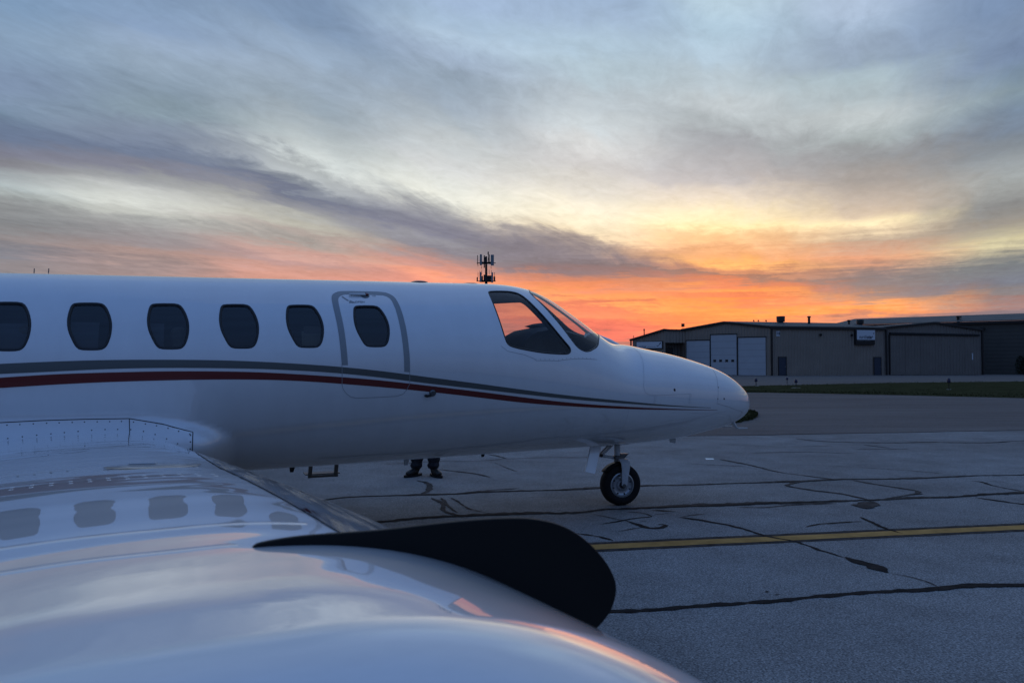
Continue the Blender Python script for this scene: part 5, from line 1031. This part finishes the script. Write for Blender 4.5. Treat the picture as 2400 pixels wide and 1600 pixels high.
panel(622, 495, 830, .42, M_ant, .2, -1.6, .5); panel(970, 505, 835, .62, M_ant, .2, -1.5, -.15); panel(517, 505, 800, .14, M_twr); panel(712, 470, 860, .22, M_twr, .2, .8); panel(755, 540, 720, .60, M_twr, .4, .3); panel(845, 540, 640, .25, M_twr, .2, 1.0)
panel(610, 1030, 1340, .36, M_ant, .2, -1.4); panel(965, 1040, 1355, .36, M_ant, .2, -1.3); panel(510, 1180, 1310, .26, M_twr); panel(1030, 1160, 1300, .34, M_twr); panel(712, 1070, 1300, .28, M_twr, .2, .8); panel(870, 1100, 1250, .75, M_twr, .3, .6); panel(650, 1110, 1250, .3, M_twr, .3, .7)
for x, y0, y1 in ((530, 1020, 1180), (645, 960, 1110), (870, 960, 1100), (1035, 1030, 1160), (585, 980, 1040), (945, 960, 1040), (635, 830, 920), (930, 830, 920), (528, 780, 850)):
    MB().tube([(zx(x), -.8, zv(y1)), (zx(x), -.8, zv(y0))], .045, 6).build('antenna_rod', M_twr, tw)
for i, px_ in enumerate((76.5, 110.5)):
    t = thing('light_mast', ('left' if i == 0 else 'right')+' of two thin far masts just above the aft fuselage', 'mast', (atY(px_, 160), 160, 0), 0, 'far light masts')
    h = zy(628.5, 160); MB().tube([(0, 0, 0), (0, 0, h)], [.13, .06], 8).build('pole', M_ant, t); MB().tube([(0, 0, h-.9), (.10, -.1, h)], .10, 8).build('lamp_head', M_ant, t)
M_pad = mat('concrete_pad', (.36, .34, .30), .9, vary=.15, vscale=5); M_blue = mat('blue_lens', (.015, .02, .06), .25)
for i, (x, y, h, lab, pad) in enumerate(((14.67, 46.3, .54, 'short taxiway light on the grass nearest the jet nose', .28), (19.15, 53.61, .46, 'faint taxiway light farthest back beyond the grass edge', 0),
                                    (15.92, 43.17, .55, 'short taxiway light with a wide pale concrete pad', .42), (22.93, 40.43, .66, 'taxiway light standing alone on the right half of the grass', .2))):
    t = thing('taxiway_light', lab, 'taxiway light', (x, y, 0), 0, 'taxiway edge lights on the grass')
    MB().tube([(0, 0, 0), (0, 0, h*.62)], .022, 10).build('post', M_black, t, True)
    MB().lathe([(.03, h*.60), (.085, h*.64), (.09, h*.72), (.075, h*.92), (.04, h), (.001, h*1.01)], 16, axis='Z').build('lens', M_blue, t, True)
    if pad: MB().lathe([(pad*.6, -.02), (pad*.6, .06), (pad*.5, .07), (.001, .07)], 20, axis='Z').build('base_pad', M_pad, t, True)

# ---- person standing behind the jet: dark work trousers and boots show under the belly
M_jeans = mat('navy_trousers', (.012, .014, .022), .85, vary=.25, vscale=14, bump=.01, bscale=9)
M_boot = mat('black_leather_boot', (.014, .013, .012), .5, vary=.2, vscale=25)
M_jack = mat('dark_work_jacket', (.03, .034, .045), .85, vary=.2, vscale=10, bump=.008, bscale=12)
M_skin = mat('skin', (.42, .26, .19), .55); M_hair = mat('brown_hair', (.04, .025, .016), .7); M_lip = mat('lip', (.35, .15, .12), .5); M_eye = mat('eye', (.03, .02, .015), .2)
pr = thing('person', 'person in dark trousers and boots standing behind the jet, only lower legs showing', 'person', (-1.075, 9.70, 0), 0)
def skin_body(name, V, E, rad, m, parent, sub=2, rootv=0):
    me = bpy.data.meshes.new(name); me.from_pydata([tuple(v) for v in V], E, []); o = link(bpy.data.objects.new(name, me), parent); me.materials.append(m)
    sk = o.modifiers.new('skin', 'SKIN'); sk.use_smooth_shade = True
    if not me.skin_vertices: me.attributes.new('skin', 'FLOAT', 'POINT')
    for i, sv_ in enumerate(me.skin_vertices[0].data):
        r = rad[i]; sv_.radius = r if isinstance(r, tuple) else (r, r); sv_.use_root = (i == rootv)
    ss = o.modifiers.new('sub', 'SUBSURF'); ss.levels = sub; ss.render_levels = sub; return o
def skin_obj(name, V, E, rad, m, parent, sub=2, rootv=0):
    """grow a continuous surface round a skeleton"""
    bm = bmesh.new(); lay = bm.verts.layers.skin.verify(); vs_ = []
    for v, r in zip(V, rad):
        q = bm.verts.new(v); q[lay].radius = r if isinstance(r, tuple) else (r, r); vs_.append(q)
    vs_[rootv][lay].use_root = True
    for a, b in E: bm.edges.new((vs_[a], vs_[b]))
    me = bpy.data.meshes.new(name); bm.to_mesh(me); bm.free(); me.materials.append(m); o = link(bpy.data.objects.new(name, me), parent)
    sk = o.modifiers.new('skin', 'SKIN'); sk.use_smooth_shade = True; ss = o.modifiers.new('sub', 'SUBSURF'); ss.levels = sub; ss.render_levels = sub
    return o
# body (torso, arms, legs) facing the camera, feet apart, toes turned out
hipL, hipR = (-.095, 0, .90), (.095, 0, .90)
BV = [(0, 0, .95), hipL, (-.135, -.005, .50), (-.125, .02, .13), hipR, (.115, -.01, .50), (.085, .01, .14),
      (0, -.005, 1.12), (0, -.01, 1.33), (0, .0, 1.46), (0, -.01, 1.55), (-.17, 0, 1.43), (-.24, -.02, 1.16), (-.20, -.16, .98), (.17, 0, 1.43), (.24, -.02, 1.16), (.20, -.16, .98),
      (-.13, .008, .30), (.10, .0, .30)]
BE = [(0, 1), (1, 2), (2, 17), (17, 3), (0, 4), (4, 5), (5, 18), (18, 6), (0, 7), (7, 8), (8, 9), (9, 10), (9, 11), (11, 12), (12, 13), (9, 14), (14, 15), (15, 16)]
BR = [(.15, .11), .098, .072, .062, .098, .072, .062, (.145, .10), (.165, .11), (.10, .08), .055, .062, .048, .036, .062, .048, .036, .064, .064]
skin_obj('body', BV, BE, BR, M_jeans, pr, 2)
JV = [(0, 0, .93), (0, -.005, 1.12), (0, -.01, 1.33), (0, .0, 1.47), (-.17, 0, 1.43), (-.24, -.02, 1.16), (-.205, -.14, 1.0), (.17, 0, 1.43), (.24, -.02, 1.16), (.205, -.14, 1.0)]
skin_obj('jacket', JV, [(0, 1), (1, 2), (2, 3), (3, 4), (4, 5), (5, 6), (3, 7), (7, 8), (8, 9)], [(.185, .135), (.175, .125), (.185, .13), (.11, .09), .078, .062, .050, .078, .062, .050], M_jack, pr, 2)
# trouser hems gathered over the boots
for x, y, s in ((-.127, .02, 1), (.088, .01, -1)):
    hm = MB(); n = 18; prf = [(.060, .10), (.078, .135), (.066, .175), (.080, .215), (.070, .26), (.083, .31)]
    for r, z in prf:
        for k in range(n):
            a = 2*math.pi*k/n; rr = r*(1+.07*math.sin(3*a+z*40)+.05*math.sin(5*a-z*25)); hm.v.append((x+math.cos(a)*rr, y+math.sin(a)*rr, z))
    hm.f = [(i*n+k, i*n+(k+1) % n, (i+1)*n+(k+1) % n, (i+1)*n+k) for i in range(len(prf)-1) for k in range(n)]
    hm.build('trouser_hem', M_jeans, pr, False); 
def boot(x, y, rz):
    b = bpy.data.objects.new('boot', None); link(b, pr); b.location = (x, y, 0); b.rotation_euler = (0, 0, rz)
    skin_obj('upper', [(0, .05, .055), (0, .02, .10), (0, .0, .17), (0, -.06, .065), (0, -.13, .050), (0, -.175, .040)], [(0, 1), (1, 2), (0, 3), (3, 4), (4, 5)], [(.042, .05), (.045, .05), (.05, .052), (.044, .045), (.048, .036), (.036, .026)], M_boot, b, 2)
    out = [(math.sin(t)*(.046+.008*math.cos(t)), -.06-math.cos(t)*.155) for t in [2*math.pi*k/20 for k in range(20)]]
    MB().prism([(px_, py_, .001) for px_, py_ in out], (0, 0, .028)).build('sole', M_tyre, b)
boot(-.125, .02, R(-38)); boot(.095, -.01, R(32))
# head and hands
hd = bmesh.new(); bmesh.ops.create_uvsphere(hd, u_segments=28, v_segments=20, radius=1.0)
for v_ in hd.verts:
    x, y, z = v_.co; w = 1.0 if z > -.1 else 1-.28*((-z-.1)/.9)**1.2
    v_.co = Vector((x*.076*w, (y*.096-.006*(z < 0)*(-z))*(w*.5+.5), z*.118))
    if y < -.75 and -.25 < z < .15 and abs(x) < .28: v_.co.y -= .020*(1-abs(x)/.28)*(1-abs(z+.05)/.2)
    if y < -.6 and .1 < z < .35 and abs(abs(x)-.38) < .2: v_.co.y += .007
me = bpy.data.meshes.new('head'); hd.to_mesh(me); hd.free(); me.polygons.foreach_set('use_smooth', [True]*len(me.polygons)); me.materials.append(M_skin); ho = link(bpy.data.objects.new('head', me), pr); ho.location = (0, -.02, 1.66)
for s in (-1, 1):
    MB().lathe([(.001, -.011), (.009, -.007), (.012, 0)], 12, (s*.029, -.084, .018)).build('eye', M_eye, ho, True); MB().lathe([(.001, .010), (.020, .006), (.026, -.004), (.02, -.010)], 12, (s*.075, .008, 0), 'X').build('ear', M_skin, ho, True)
MB().box((0, -.088, -.052), (.042, .008, .010)).build('mouth', M_lip, ho, bevel=.003)
hr_ = bmesh.new(); bmesh.ops.create_uvsphere(hr_, u_segments=24, v_segments=16, radius=1.0); bmesh.ops.delete(hr_, geom=[v_ for v_ in hr_.verts if v_.co.z < -.15 or (v_.co.y < -.55 and v_.co.z < .52)], context='VERTS')
for v_ in hr_.verts: v_.co = Vector((v_.co.x*.082, v_.co.y*.104+.004, v_.co.z*.127))
me = bpy.data.meshes.new('hair'); hr_.to_mesh(me); hr_.free(); me.materials.append(M_hair); me.polygons.foreach_set('use_smooth', [True]*len(me.polygons)); link(bpy.data.objects.new('hair', me), ho)
for s in (-1, 1):
    h_ = bpy.data.objects.new('hand', None); link(h_, pr); h_.location = (s*.20, -.17, .97); h_.rotation_euler = (R(55), 0, 0)
    skin_obj('palm', [(0, 0, .01), (0, -.02, -.045), (0, -.03, -.085)], [(0, 1), (1, 2)], [(.026, .020), (.038, .016), (.040, .014)], M_skin, h_, 2)
    for q, (fx_, ln) in enumerate(((-.030, .062), (-.011, .074), (.009, .070), (.027, .054))):
        skin_obj('finger', [(fx_, -.03, -.080), (fx_, -.028, -.085-ln*.5), (fx_, -.012, -.085-ln)], [(0, 1), (1, 2)], [.009, .0085, .007], M_skin, h_, 1)
    skin_obj('thumb', [(-s*.03, -.01, -.03), (-s*.055, -.03, -.06), (-s*.058, -.04, -.09)], [(0, 1), (1, 2)], [.011, .010, .008], M_skin, h_, 1)
